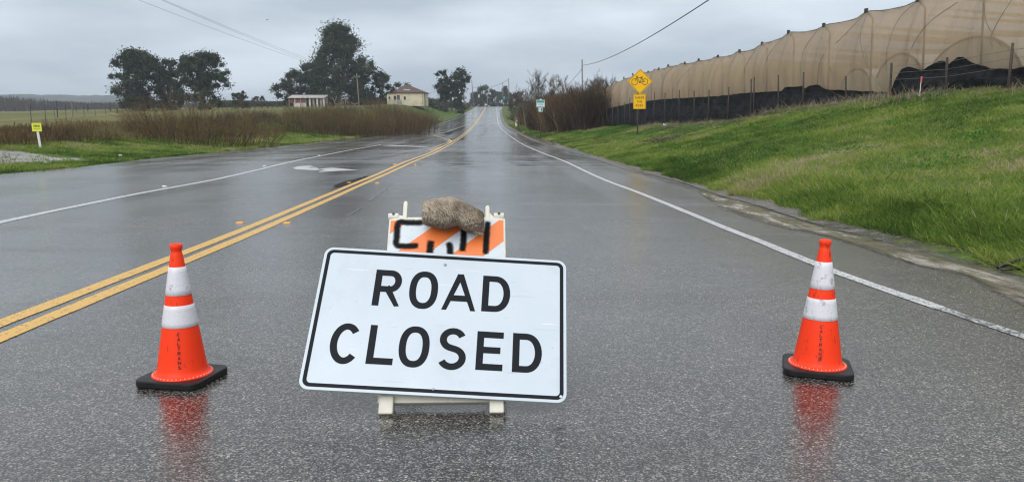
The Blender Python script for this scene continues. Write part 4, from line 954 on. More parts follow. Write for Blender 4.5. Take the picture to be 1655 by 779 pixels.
# teal route sign in front of the thicket
d_t = 88; c = P3(873.5, 206, d_t); zt_ = float(T(c[0], c[1])); s_ = d_t / FPX
tsn = empty('teal_route_sign', (c[0], c[1], zt_), label='small teal and white route sign in front of the brown thicket', cat='road sign')
H0 = P3(873.5, 160, d_t)[2] - zt_; zz = lambda py: P3(873.5, py, d_t)[2] - zt_
MB().box((0, .04, H0 / 2), (.10, .08, H0)).build('post', POSTM, tsn)
MB().prism([(-6.6 * s_, zz(174)), (6.6 * s_, zz(174)), (6.6 * s_, zz(162)), (2.2 * s_, zz(162)), (0, zz(159.8)), (-2.2 * s_, zz(162)), (-6.6 * s_, zz(162))], 0, .012).xf(UPR).build('panel', PALE, tsn)
MB().prism([(-5.9 * s_, zz(166.6)), (5.9 * s_, zz(166.6)), (5.9 * s_, zz(162.8)), (-5.9 * s_, zz(162.8))], .0135, .0138).xf(UPR).build('teal_band', TEAL, tsn)
MB().prism([(-6.0 * s_, zz(173.6)), (6.0 * s_, zz(173.6)), (6.0 * s_, zz(172.6)), (-6.0 * s_, zz(172.6))], .0135, .0138).xf(UPR).build('teal_stripe', TEAL, tsn)
tb = MB(); text(tb, 'VISTA', 0, zz(169.3), 2.2 * s_, 1.2 * s_, .4 * s_, .42 * s_, .0142); tb.xf(UPR).build('lettering', mat('slate_sign_ink', (.08, .12, .16), .5), tsn)
MB().prism(rrect(-3.4 * s_, zz(181), 3.4 * s_, zz(174.2), .03), 0, .012).xf(UPR).build('plaque_panel', PALE, tsn)
MB().prism(rrect(-2.9 * s_, zz(180.4), 2.9 * s_, zz(174.8), .03), .0135, .0138).xf(UPR).build('plaque_field', TEAL, tsn)
pk = MB(); pk.prism([(-2.3 * s_, zz(180)), (.5 * s_, zz(180)), (.5 * s_, zz(175.3)), (-2.3 * s_, zz(175.3))], .0142, .0145); pk.xf(UPR).build('plaque_symbol', PALE, tsn)
MB().prism([(.8 * s_, zz(177.6)), (2.2 * s_, zz(177.6)), (1.5 * s_, zz(175.2))], .0142, .0145).xf(UPR).build('plaque_arrow', BLK, tsn)

# lime marker sign at the left
c = Gt(65.5, 240); zb_ = float(T(*c)); d_ = c[1] * math.cos(PITCH) + (CAM_H - zb_) * math.sin(PITCH); s_ = d_ / FPX
lm = empty('pipeline_marker', (c[0], c[1], zb_), .0, label='small yellow warning sign on a white post at the left ditch', cat='marker sign')
MB().box((-.9 * s_, 0, 14 * s_), (3.8 * s_, .04, 28 * s_), Matrix.Rotation(R(-4), 3, 'Y')).build('post', WPOST, lm, bevel=.005)
MB().prism(rrect(-9.8 * s_, 27 * s_, 5.8 * s_, 40.5 * s_, .02), .03, .042).xf(UPR).build('panel', LIME, lm)
tb = MB(); 
GL['W'] = [(0, [(0, 1), (.25, 0), (.5, .8), (.75, 0), (1, 1)])]; GL['G'] = [(0, ell(.52, .5, .52, .5, 42, 330, 24) + [(.98, .45), (.6, .45)])]
text(tb, 'WARNING', -1.95 * s_, 35.6 * s_, 3.8 * s_, 1.2 * s_, .42 * s_, .35 * s_, .0435)
tb.add([(-7 * s_, 30.5 * s_, .0435), (3.4 * s_, 30.5 * s_, .0435), (3.4 * s_, 31.1 * s_, .0435), (-7 * s_, 31.1 * s_, .0435)], [(0, 1, 2, 3)])
tb.xf(UPR).build('lettering', BLK, lm)

def delineator(px, pyb, pyt, wpx, label, refl=None, d=None):
    if d: c3 = P3(px, pyb, d); c = (c3[0], c3[1])
    else: c = Gt(px, pyb)
    zb_ = float(T(*c)); d_ = c[1] * math.cos(PITCH) + (CAM_H - zb_) * math.sin(PITCH); s_ = d_ / FPX; H_ = P3(px, pyt, d_)[2] - zb_
    e_ = empty('marker_post', (c[0], c[1], zb_), label=label, cat='marker post', group='low white roadside marker posts')
    MB().box((0, 0, H_ / 2), (wpx * s_, .05, H_)).build('post', WPOST, e_, bevel=.01)
    if refl: MB().box((0, -.03, H_ * .82), (wpx * s_ * .75, .012, H_ * .22)).build('reflector', refl, e_)
    else: MB().box((0, -.03, H_ * .7), (wpx * s_ * .35, .012, H_ * .34)).build('reflector', BLK, e_)
delineator(639, 210.5, 196.5, 4.2, 'white marker post with dark bars at the left road edge below the house')
delineator(834.5, 206, 195, 3.8, 'white marker post with an amber top at the right road edge before the thicket', AMB)
delineator(745, 181, 175, 2.2, 'tiny pale marker post on the green verge left of the road crest', LIME)
delineator(722.5, 172, 166, 2.4, 'tiny white marker post in the brush left of the road crest', d=235)
delineator(710, 181, 176, 1.8, 'faint pale marker post on the verge below the dark tree pair', d=215)
# back of a diamond sign near the crest
c = P3(750, 174, 235); z = float(T(c[0], c[1])); s_ = 235 / FPX; H_ = P3(750, 153.5, 235)[2] - z
sg = empty('diamond_sign', (c[0], c[1], z), label='grey back of a diamond road sign facing away near the road crest', cat='road sign')
MB().box((0, 0.0, H_ / 2), (.09, .07, H_)).build('post', POSTM, sg)
MB().prism(dia(5.0 * s_), .0, .02).xf(Matrix.Translation((0, .06, H_ - 4.6 * s_)) @ UPR).build('panel', SGREY, sg)
for px_, yt, yb, dd, mm, lb in ((774, 153, 172, 300, SGREY, 'small pale rectangular sign left of the road crest'), (815, 156, 172, 300, TEAL, 'small teal sign right of the road crest')):
    c = P3(px_, yb, dd); z = float(T(c[0], c[1])); s_ = dd / FPX; H_ = P3(px_, yt, dd)[2] - z
    sg = empty('small_road_sign', (c[0], c[1], z), label=lb, cat='road sign'); MB().box((0, 0, H_ / 2), (.1, .07, H_)).build('post', POSTM, sg)
    MB().box((0, -.06, H_ - 2.6 * s_), (2.8 * s_, .03, 5 * s_)).build('panel', mm, sg)

# ------------------------------------------------------------------ shade-net wall
NET = mat('tan_shade_netting', (.40, .30, .20), .85, spec=.1); k = NT(NET)
at_ = k.n('ShaderNodeAttribute', attribute_name='fold')
cc = k.mix(k.noise(1.6, 6, .65, stretch=(1, 1, .12)), (.38, .285, .185), (.50, .385, .26))
cc = k.mix(k.ramp(k.noise(2.5, 4, .6), [(.55, 0.), (.75, .3)]), cc, (.46, .37, .26)); k.color(cc)
k.bump(k.noise(3, 4, .6, stretch=(1, 1, .15)), .6, .10)
tr = k.n('ShaderNodeBsdfTransparent'); tl = k.n('ShaderNodeBsdfTranslucent'); k.l(cc, tl.inputs['Color'])
m1 = k.n('ShaderNodeMixShader'); m1.inputs[0].default_value = .25; k.l(k.b.outputs[0], m1.inputs[1]); k.l(tl.outputs[0], m1.inputs[2])
m2_ = k.n('ShaderNodeMixShader'); m2_.inputs[0].default_value = .32; k.l(m1.outputs[0], m2_.inputs[1]); k.l(tr.outputs[0], m2_.inputs[2]); k.l(m2_.outputs[0], k.t.nodes['Material Output'].inputs['Surface'])
BLACKF = mat('black_silt_fabric', (.012, .013, .014), .8, spec=.12); k = NT(BLACKF); k.bump(k.noise(1.6, 5, .6, stretch=(1, 1, 3.5)), 1, .12); k.color(k.ramp(k.noise(3, 5, .6), [(.4, (.010, .011, .012)), (.75, (.03, .032, .034))]))
PLAST = mat('pale_tunnel_plastic', (.72, .70, .64), .5); HOOP = mat('dull_steel_pipe', (.16, .15, .14), .5, .5); BROWNP = speck('brown_pipe_post', (.07, .05, .04), .4, 5, .8)
nubx = [1560, 1470, 1391, 1319, 1265, 1222, 1191, 1155, 1124, 1102, 1076, 1059.5, 1042, 1018.6, 1003, 990, 978, 968, 958, 949]
toppx = np.array([(945,155),(1003,127),(1018.6,121),(1042,115),(1059.5,110),(1076,106),(1102,101),(1124,97),(1155,91),(1191,82),(1222,72),(1265,53),(1319,42),(1391,19),(1470,0),(1560,-24),(1655,-50),(1800,-98),(2100,-200)], float)
botpx = np.array([(945,188),(1003,172),(1080,161),(1155,157),(1222,151),(1265,148),(1305,141),(1340,142),(1378,150),(1440,151),(1470,140),(1530,138),(1600,128),(1655,124),(1800,112),(2100,90)], float)
def wd(px): return WA / ((px - PCX) / FPX - WB)          # depth of the wall plane at a photo column
gh = empty('shade_net_greenhouse', (float(wX(60)), 60, float(T(float(wX(60)), 60))), label='long tan shade netting wall of the growing tunnels along the top of the bank', cat='greenhouse')
gl = Vector(gh.location)
cols = []
dn = np.array([wd(x) for x in nubx]); dgrid = np.linspace(wd(2100), wd(945), 460); nz = 22; V = []; 
for di in dgrid:
    px_ = PCX + FPX * (WA / di + WB); ztp = P3(px_, np.interp(px_, toppx[:, 0], toppx[:, 1]), di); zbt = P3(px_, np.interp(px_, botpx[:, 0], botpx[:, 1]) + 13, di)
    ph = (di - dn[2]) / 4.02; fr = ph - math.floor(ph); sagt = .16 * math.sin(math.pi * fr)
    for j in range(nz + 1):
        v = j / nz; z = zbt[2] + (ztp[2] - sagt - zbt[2]) * v
        pleat = .10 * math.sin(2 * math.pi * (ph * 1 + .06 * math.sin(3 * v))) + .05 * math.sin(2 * math.pi * (ph * 3 + .25 * v)) + .16 * float(fbm(di * .9, v * 1.2, 3)) + .05 * float(fbm(di * 4, v * .8, 2))
        bulge = -.45 * math.sin(math.pi * min(1, v * 1.05)) ** .8 * (.6 + .4 * math.sin(math.pi * fr)) + .35 * v * v
        V.append((ztp[0] + pleat + bulge - gl.x, ztp[1] + .3 * pleat - gl.y, z - gl.z))
V = np.array(V); n_ = len(dgrid); a = (np.arange(n_ - 1)[:, None] * (nz + 1) + np.arange(nz)[None]).ravel()
np_mesh('netting', V, np.stack([a, a + 1, a + nz + 2, a + nz + 1], 1), NET, parent=gh, smooth=True)
RN = []; idx = range(0, n_, 4)
for i in idx:
    tp = V[i * (nz + 1) + nz]
    for q_ in (.05, 8, 16, 24, 32, 32.4): RN.append((tp[0] + q_, tp[1] + .1 * q_, tp[2] + (.03 if q_ < 1 else -6.5 if q_ > 32.2 else -.45 + .25 * math.sin(q_ + i))))
m_ = len(list(idx)); a = (np.arange(m_ - 1)[:, None] * 6 + np.arange(5)[None]).ravel()
np_mesh('roof_netting', np.array(RN), np.stack([a, a + 1, a + 7, a + 6], 1), NET, parent=gh, smooth=True)
ew = [RN[6 * (m_ - 1) + q_] for q_ in range(5)]; MB().add([p for p in ew] + [(p[0], p[1], p[2] - 6) for p in ew], [(i, i + 1, i + 6, i + 5) for i in range(4)]).build('end_netting', NET, gh)
mb = MB(); mb.tube([tuple(V[i * (nz + 1) + nz] + np.array([.02, 0, .02])) for i in range(0, n_, 3)], .02, 5); mb.build('edge_cable', HOOP, gh)
for x_ in nubx:
    di = wd(x_); i = int(np.argmin(abs(dgrid - di))); tp = V[i * (nz + 1) + nz]; sc_ = .09
    o = MB().box((tp[0], tp[1], tp[2] + .06), (.12, .2, .2)).build('pipe_cap', POSTWOOD, gh, bevel=.01)
    b0 = V[i * (nz + 1)]
    MB().tube([(b0[0] + .9, b0[1], b0[2] - 1.6), (tp[0] + .35, tp[1], tp[2] - .3), (tp[0] + .05, tp[1], tp[2])], .045, 6).build('frame_post', HOOP, gh, smooth=True)
# ropes pulling the net in
def onnet(px, py, off=-.05):
    d = wd(px); i = int(np.argmin(abs(dgrid - d))); c3 = P3(px, py, d); zc3 = c3[2] - gl.z; colv = V[i * (nz + 1):(i + 1) * (nz + 1)]; j = int(np.argmin(abs(colv[:, 2] - zc3))); return (colv[j, 0] + off, colv[j, 1], zc3)
for pts in ([(1388,22),(1366,55),(1346,95),(1336,138)], [(1393,22),(1404,60),(1425,105),(1440,135)], [(1315,45),(1302,80),(1306,115),(1310,140)], [(1262,56),(1250,90),(1247,130),(1252,150)], [(1540,3),(1520,35),(1500,70),(1492,106)],
            [(1468,2),(1452,35),(1450,90),(1453,150)], [(1648,-5),(1638,30),(1636,60),(1637,75)], [(1218,76),(1212,110),(1214,148)], [(1120,100),(1108,130),(1104,160)], [(1189,85),(1184,103)], [(1085,107),(1080,125),(1076,160)], [(1600,5),(1622,38),(1650,75)], [(1330,60),(1360,110),(1366,125)]):
    q = smooth_line([onnet(*p) for p in pts], 5); MB().tube([tuple(p) for p in q], .010, 5).build('tie_rope', HOOP, gh)
# tunnels behind the netting
for tx, wpx_ in ((1355, 60), (1420, 90), (1530, 150), (1690, 190)):
    d0 = wd(tx) + 2; c3 = P3(tx, 150, d0); wd_ = wpx_ / FPX * d0 / 2 * 1.15; yt_ = {1355: 112, 1420: 88, 1530: 62, 1690: 48}[tx]; H_ = P3(tx, yt_, d0)[2] - c3[2]
    t_ = MB(); N = 18; rows = []
    for k2 in range(2):
        for i in range(N + 1):
            a = math.pi * i / N; rows.append((c3[0] + .9 + 14 * k2 - gl.x, c3[1] - wd_ * math.cos(a) * 1.6 - gl.y + 2 * k2, c3[2] + H_ * math.sin(a) - gl.z))
    t_.add(rows, [(i, i + 1, N + 2 + i, N + 1 + i) for i in range(N)] + [tuple(range(N + 1))]); t_.build('tunnel_cover', PLAST, gh, smooth=False)
    MB().tube(rows[:N + 1], .05, 5).build('tunnel_hoop', HOOP, gh)

# black fabric fence with posts, a metre in front of the netting
bf = empty('black_fabric_fence', (float(wX(45)) - 1.1, 45, float(T(float(wX(45)) - 1.1, 45))), label='low black fabric fence sagging between dark posts at the foot of the tan netting', cat='fence')
bl = Vector(bf.location)
btop = np.array([(945,183),(960,182),(1003,171),(1030,165),(1080,160),(1155,156),(1213,150),(1222,150),(1262,147),(1268,142),(1300,139),(1303,143),(1313,138),(1325,137),(1335,145),(1440,149.5),(1447,128),(1458,111),(1472,108),(1490,114),(1500,107),(1520,99),(1528,99),(1535,104),(1548,93),(1555,92),(1575,103),(1600,111),(1640,112),(1655,108),(1750,100),(2000,80)], float)
V2 = []; dg = np.linspace(wd(2000), wd(945), 700); nz2 = 9
for di in dg:
    px_ = PCX + FPX * (WA / di + WB); d2 = di * .965; ztp = P3(px_, np.interp(px_, btop[:, 0], btop[:, 1]), d2); X_ = ztp[0] ; Y_ = ztp[1]; zb_ = float(T(X_, Y_)) - .15
    for j in range(nz2 + 1):
        v = j / nz2; f_ = .10 * float(fbm(di * 1.3, v * 3, 3)) + .05 * math.sin(9 * v + 3 * float(vnoise(di * .8, 0))); V2.append((X_ + f_ - bl.x, Y_ - bl.y, zb_ + (ztp[2] + .03 * float(fbm(di * 3, 7, 2)) - zb_) * v - bl.z))
a = (np.arange(len(dg) - 1)[:, None] * (nz2 + 1) + np.arange(nz2)[None]).ravel()
np_mesh('fabric', V2, np.stack([a, a + 1, a + nz2 + 2, a + nz2 + 1], 1), BLACKF, parent=bf, smooth=True)
for px_, yt_ in ((1637,70),(1531,93),(1441,102),(1367,124),(1299,117),(1258,122),(1219,125),(1214,128),(1178,141),(1146,146),(1122,147),(1098,146),(1058,150),(1044,155),(1030,160),(1018,158),(1010,166),(999,166),(990,170),(981,170),(973,172),(966,174),(961,176),(955,178),(950,180),(1075,150)):
    d2 = wd(px_) * .955; tp = P3(px_, yt_, d2); zb_ = float(T(tp[0], tp[1])) - .2; r_ = .05 if px_ > 1400 else .045
    lean_ = random.uniform(-.08, .08)
    MB().tube([(tp[0] - bl.x - lean_ + .05, tp[1] - bl.y, zb_ - bl.z), (tp[0] - bl.x, tp[1] - bl.y, tp[2] - bl.z)], [r_, r_ * .9], 6).build('post', POSTWOOD if px_ != 1637 else BROWNP, bf, smooth=True)
# wire mesh strands visible in front of the near netting
for k2, dzz in enumerate((0, .28, .56)):
    pts = []
    for px_ in (1441, 1531, 1637, 1760): d2 = wd(px_) * .955; yt_ = np.interp(px_, [1441, 1531, 1637, 1760], [104, 96, 76, 60]); q = P3(px_, yt_, d2); pts.append((q[0] - bl.x, q[1] - bl.y, q[2] - bl.z - .1 - dzz))
    MB().tube(pts, .008, 4).build('strand', HOOP, bf)

# pink survey flag by the near post
d2 = wd(1487) * .93; q = P3(1487, 146, d2); z = float(T(q[0], q[1])); H_ = P3(1487, 124, d2)[2] - z
fl = empty('survey_stake', (q[0], q[1], z), label='thin stake with a pink tip standing before the black fabric', cat='stake')
MB().tube([(0, 0, -.1), (.01, 0, H_)], .015, 6).build('stake', WPOST, fl); MB().box((0.01, -.01, H_ - .12), (.06, .02, .24)).build('ribbon', mat('pink_ribbon', (.6, .15, .2), .6), fl, bevel=.004)

# ------------------------------------------------------------------ pavement markers, litter, pipe
AM = speck('amber_marker', (.70, .33, .06), .2, 30, .4); WM = speck('white_marker', (.7, .7, .68), .2, 30, .4)
proto = {}
def rpm(px, py, kind, label):
    x, y = G(px, py)
    if kind not in proto:
        o = MB().prism([(-.055, -.05), (.055, -.05), (.055, .05), (-.055, .05)], 0, .018); o.v = [(a * (.72 if c_ > .01 else 1), b * (.6 if c_ > .01 else 1), c_) for a, b, c_ in o.v]
        proto[kind] = o.build('pavement_marker', AM if kind == 'amber' else WM, bevel=.003); o = proto[kind]
    else: o = proto[kind].copy(); col.objects.link(o)
    o.location = (x, y, float(zr(y)) + .001); tag(o, label, 'pavement marker', '%s raised pavement markers' % kind)
rpm(388, 360.5, 'amber', 'amber raised marker on the left side of the yellow lines, nearest the camera')
rpm(464, 361, 'amber', 'amber raised marker on the right side of the yellow lines, nearest the camera')
rpm(564, 295.5, 'amber', 'amber raised marker beside the dark asphalt patch')
rpm(610, 296, 'amber', 'amber raised marker right of the yellow lines, level with the dark patch')
rpm(638, 265.5, 'amber', 'amber raised marker left of the yellow lines farther up the road')
rpm(671, 266, 'amber', 'amber raised marker right of the yellow lines farther up the road')
rpm(427, 268.5, 'white', 'white raised marker beside the turn lane line, nearer one')
rpm(266, 301.5, 'white', 'white raised marker beside the turn lane line, nearest the camera')
rpm(516, 251.5, 'white', 'white raised marker beside the turn lane line, the one nearest its far end')
LIT = mat('white_litter', (.75, .76, .78), .6)
for px_, py_, s_, lb in ((1075, 204.5, .22, 'crumpled white litter on the bank right of the bicycle sign'), (892, 227, .16, 'white litter at the muddy road edge before the thicket'), (923, 233, .10, 'small white scrap on the grass, right of the muddy edge litter'), (195, 254.5, .12, 'white scrap on the left grass verge'), (925, 183, .25, 'pale rag caught at the base of the thicket')):
    c = Gt(px_, py_); m_ = MB(); 
    for _ in range(4): m_.box((random.uniform(-s_, s_) * .6, random.uniform(-s_, s_) * .6, s_ * .3), (s_, s_ * .7, s_ * .25), Matrix.Rotation(random.random() * 3, 3, Vector((random.random(), random.random(), random.random())).normalized()))
    o = m_.build('litter', LIT, loc=(c[0], c[1], float(T(*c)) + .05)); tag(o, lb, 'litter', 'scraps of white litter')
a = np.array([*G(1612, 438), 0]); a[2] = zr(a[1]) + .035; q = Gt(1672, 421); b_ = np.array([q[0], q[1], float(T(*q)) + .07]); q = Gt(1730, 400); c2 = np.array([q[0], q[1], float(T(*q)) + .05])
tag(MB().tube([tuple(p) for p in smooth_line([a, b_, c2], 6)], .018, 10).build('drain_pipe', mat('black_corrugated_pipe', (.012, .013, .015), .35), smooth=True), 'black flexible drain pipe poking out of the grass at the right edge', 'pipe')
a = np.array([*G(1618, 441), 0]); a[2] = zr(a[1]) + .03; q = G(1660, 439)
tag(MB().tube([tuple(a), (q[0], q[1], zr(q[1]) + .03)], .011, 8).build('drain_pipe', mat('black_hose', (.012, .013, .015), .35), smooth=True), 'thin black hose lying flat under the flexible drain pipe', 'pipe')
# ------------------------------------------------------------------ traffic cones
def cone_mat(name='fluorescent_orange_pvc', t0=.58):
    m = mat(name, (.87, .045, .012), .45, spec=.25); k = NT(m)
    f = k.noise(16, 6, .7, stretch=(1, 1, .5)); s_ = k.noise(60, 3, .6, stretch=(1, 1, .25))
    d = k.math('MULTIPLY', k.ramp(f, [(t0, 0.), (t0 + .08, 1.)]), k.ramp(s_, [(.52, 0.), (.58, 1.)]))
    k.color(k.mix(k.math('MULTIPLY', d, .7), (.95, .050, .010), (.20, .02, .01))); k.bump(k.noise(30, 3), .12, .004)
    return m
def refl_mat(name='white_reflective_collar', t0=.55):
    m = mat(name, (.72, .72, .76), .35); k = NT(m)
    f = k.noise(13, 6, .72); s_ = k.noise(34, 3, .6, stretch=(1, 1, .4)); v = k.vor(160, stretch=(1, 1, .8))
    d = k.math('MULTIPLY', k.ramp(f, [(t0, 0.), (t0 + .09, 1.)]), k.ramp(s_, [(.5, 0.), (.58, 1.)]))
    c_ = k.mix(k.ramp(v.outputs['Distance'], [(.2, 0.), (.6, .35)]), (.74, .74, .79), (.52, .52, .58))
    k.color(k.mix(k.math('MULTIPLY', d, .65), c_, (.2, .19, .2))); k.bump(f, .3, .004); return m
ORANGE = cone_mat(); COLLAR = refl_mat(); RUBBER = speck('black_cone_rubber', (.014, .014, .015), .3, 20, .42, 2.5, spec=.18, bump=.3); TEXTM = mat('moulded_dark_letters', (.06, .008, .005), .6); DOTM = mat('pale_rivet', (.75, .55, .5), .5)
H_C = .71
def cr_(z): return .128 + (.030 - .128) * (z - .03) / (.655 - .03)
def build_cone(label):
    e_ = empty('traffic_cone', (0, 0, 0), label=label, cat='traffic cone', group='orange cones either side of the sign')
    b = MB(); b.prism(rrect(-.174, -.174, .174, .174, .055, 6), 0, .036); bo = b.build('base', RUBBER, e_, bevel=.008, seg=3)
    ft = MB()
    body = MB(); prof = [(.150, .033), (.150, .040), (.136, .044), (.128, .052)] + [(cr_(z), z) for z in np.linspace(.07, .655, 14)] + [(.029, .66), (.026, .668), (.026, .682), (.0305, .69), (.0305, .708), (.027, .712), (.019, .712), (.017, .67)]
    body.lathe(prof, 56, cap=False); body.build('body', ORANGE, e_, smooth=True)
    for z0, z1, nm in ((.452, .596, 'upper_collar'), (.290, .402, 'lower_collar')):
        c_ = MB(); c_.lathe([(cr_(z0) + .0005, z0)] + [(cr_(z) + .0022, z) for z in np.linspace(z0 + .001, z1 - .001, 6)] + [(cr_(z1) + .0005, z1)], 56, cap=False); c_.build(nm, COLLAR, e_, smooth=True)
    dd = MB()
    for i in range(44):
        a = 2 * math.pi * i / 44; dd.box((.1425 * math.cos(a), .1425 * math.sin(a), .0425), (.006, .004, .004), Matrix.Rotation(a, 3, 'Z'))
    dd.build('rivet_ring', DOTM, e_)
    tb = MB()
    for i, ch in enumerate('CALTRANS'):
        z = .262 - i * .0235; r_ = cr_(z) + .0022; M = Matrix.Translation((0, -r_, z)) @ Matrix.Rotation(math.pi / 2, 4, 'X') @ Matrix.Rotation(-math.atan(.157), 4, 'X')
        glyph(tb, ch, -.0068, -.0088, .0068, .0088, .0034, .0003, M, dz=.00015)
    tb.build('lettering', TEXTM, e_)
    return e_
def copy_tree(o, parent=None):
    c_ = o.copy(); col.objects.link(c_); c_.parent = parent
    for ch in [x for x in o.children]: copy_tree(ch, c_)
    return c_
tilt = -math.atan(.0347)
cA = build_cone('clean orange traffic cone with two white collars, nearest the double yellow line')
bpy.context.view_layer.update()
cB = copy_tree(cA); cB['label'] = 'scuffed orange traffic cone with two white collars, nearest the white edge line'
SC_O = cone_mat('scuffed_orange_pvc', .54); SC_W = refl_mat('scuffed_white_collar', .51)
for ch in cB.children:
    if ch.name.startswith('body'): ch.data = ch.data.copy(); ch.data.materials[0] = SC_O
    if 'collar' in ch.name: ch.data = ch.data.copy(); ch.data.materials[0] = SC_W
x, y = G(296, 613); cA.location = (x, y, float(zr(y)) + .001); cA.rotation_euler = (tilt, 0, R(-10))
x, y = G(1320, 598); cB.location = (x, y, float(zr(y)) + .001); cB.rotation_euler = (tilt, 0, R(-18))
# letters should look towards the viewer's side: turn the body parts but not the square base
for c_, a_ in ((cA, R(-12)), (cB, R(38))):
    for ch in c_.children:
        if not ch.name.startswith('base'): ch.rotation_euler = (0, 0, a_)
        if ch.name.startswith('lettering') : ch.rotation_euler = (0, 0, (R(27) if c_ is cA else R(1)))

# ------------------------------------------------------------------ barricade
BT = R(40)
F0 = Vector((-.322, 3.322, float(zr(3.322)))); BYAW = R(1.5)
bar = empty('barricade', tuple(F0), BYAW, label='white plastic A-frame barricade with orange striped panel and black spray paint behind the sign', cat='barricade')
BW = .60
# local plane: a along x, b up the leaning face, n out of the face towards the camera
BM = Matrix.Rotation(-BT, 4, 'X') @ UPR     # plane frame: x, b, n
WP = speck('aged_white_plastic', (.66, .64, .56), .35, 9, .5, .45); 
PN_W = speck('white_reflective_sheeting', (.60, .66, .72), .3, 10, .35, .55); PN_O = speck('orange_reflective_sheeting', (.80, .20, .05), .25, 14, .35, 1.25)
SPRAY = mat('black_spray_paint', (.010, .011, .013), .6, spec=.1); k = NT(SPRAY); k.color(k.ramp(k.noise(40, 5, .7), [(.62, (.005, .006, .007)), (.74, (.16, .15, .15))]))
def part(mb, name, m, parent=bar, bevel=.004): return mb.xf(BM).build(name, m, parent, bevel=bevel)
for sgn in (-1, 1):
    part(MB().box((sgn * (BW / 2 - .045), .53, -.03), (.045, 1.0, .045)), 'leg', WP)
    part(MB().box((sgn * (BW / 2 - .048), .035, -.012), (.066, .085, .085)), 'foot', WP, bevel=.006)
rail = part(MB().box((0, .098, -.016), (BW * .985, .095, .045)), 'lower_rail', WP, bevel=.006)
part(MB().box((-.015, .100, .0085), (.2, .035, .004)), 'rail_plate', WP, rail, .001)
part(MB().box((.02, .118, .012), (.09, .022, .012)), 'rail_latch', speck('rusty_latch', (.45, .36, .30), .4, 40, .6), rail, .002)
for q in (-.27, -.23): part(MB().lathe([(.009, 0), (.009, .004)], 12).xf(Matrix.Translation((q, .125, .008))), 'rivet', STEEL, rail, 0)
PT, PB = 1.045, .74; px0, px1 = -BW / 2 - .004, BW / 2 + .004
panel = part(MB().prism(rrect(px0, PB - .02, px1, PT, .006, 3), -.012, .004), 'panel', WP, bevel=.003)
part(MB().box((0, .45, -.02), (BW * .95, .10, .03)), 'middle_rail', WP)
# diagonal stripes clipped to the panel face
def clip(poly, x0, y0, x1, y1):
    def cut(P, f, g_):
        out = []
        for i in range(len(P)):
            a, b = P[i - 1], P[i]
            if f(a) != f(b): out.append(g_(a, b))
            if f(b): out.append(b)
        return out
    li = lambda a, b, t: (a[0] + (b[0] - a[0]) * t, a[1] + (b[1] - a[1]) * t)
    for f, g_ in ((lambda p: p[0] >= x0, lambda a, b: li(a, b, (x0 - a[0]) / (b[0] - a[0]))), (lambda p: p[0] <= x1, lambda a, b: li(a, b, (x1 - a[0]) / (b[0] - a[0]))),
                  (lambda p: p[1] >= y0, lambda a, b: li(a, b, (y0 - a[1]) / (b[1] - a[1]))), (lambda p: p[1] <= y1, lambda a, b: li(a, b, (y1 - a[1]) / (b[1] - a[1])))):
        if not poly: return []
        poly = cut(poly, f, g_)
    return poly
ix0, ix1, iy0, iy1 = px0 + .010, px1 - .010, PB - .01, PT - .012
part(MB().add([(ix0, iy0, .0046), (ix1, iy0, .0046), (ix1, iy1, .0046), (ix0, iy1, .0046)], [(0, 1, 2, 3)]), 'white_sheeting', PN_W, panel, 0)
st = MB()
# stripe lower-left start positions measured on the photograph (u at the panel's top edge)
sl_ = 1.02
for u0, u1 in ((-.52, -.20), (-.03, .14), (.27, .445)):
    q = clip([(u0, iy1), (u1, iy1), (u1 - .6 / sl_ , iy1 - .6 * .82), (u0 - .6 / sl_, iy1 - .6 * .82)], ix0, iy0, ix1, iy1)
    if len(q) > 2: st.add([(a, b, .0056) for a, b in q], [tuple(range(len(q)))])
part(st, 'orange_stripes', PN_O, panel, 0)
fade(SPRAY, 70, .02, .95, .5)
def spray(pts, w, z):
    P = smooth_line(pts, 8); d = P[1] - P[0]; d /= np.linalg.norm(d); e2 = P[-1] - P[-2]; e2 /= np.linalg.norm(e2)
    P = np.vstack([P[0] - d * w * .55, P[0] - d * w * .3, P, P[-1] + e2 * w * .3, P[-1] + e2 * w * .55]); V = []; tt = []; n = len(P)
    cols_ = np.linspace(-1, 1, 7)
    for q_ in cols_:
        A, B = ribbon2([tuple(p) for p in P], w * 1.5 * max(abs(q_), 1e-4), False); side = A if q_ >= 0 else B
        for i_, p in enumerate(side):
            V.append((p.x, p.y, z)); tt.append(max(0, 1 - abs(q_)) * 1.5 * min(1, (i_ + .01) / 2, (n - 1 - i_ + .01) / 2))
    F = [(c_ * n + i_, c_ * n + i_ + 1, (c_ + 1) * n + i_ + 1, (c_ + 1) * n + i_) for c_ in range(6) for i_ in range(n - 1)]
    V = [tuple(BM @ Vector(p)) for p in V]; np_mesh('spray_stroke', V, F, SPRAY, tt, panel)
def bu(zx, zy):          # zoom pixel of the barricade crop -> panel plane
    px_, py_ = 600 + zx / 6.49, 310 + zy / 6.49
    r = Vector(ray(px_, py_)); o_ = Vector((0, 0, CAM_H)); nrm = Matrix.Rotation(BYAW, 3, 'Z') @ (BM.to_3x3() @ Vector((0, 0, 1))); p0 = F0
    t_ = (p0 - o_).dot(nrm) / r.dot(nrm); P_ = o_ + r * t_ - p0; P_ = Matrix.Rotation(-BYAW, 3, 'Z') @ P_; L_ = BM.to_3x3().inverted() @ P_; return (L_.x, L_.y)
spray([bu(525, 330), bu(400, 330), bu(300, 325), bu(275, 370), bu(270, 470), bu(265, 555), bu(330, 575), bu(470, 572)], .030, .0066)
spray([bu(625, 540), bu(618, 600), bu(612, 660)], .032, .0068); spray([bu(818, 555), bu(826, 600), bu(828, 650)], .030, .0070)
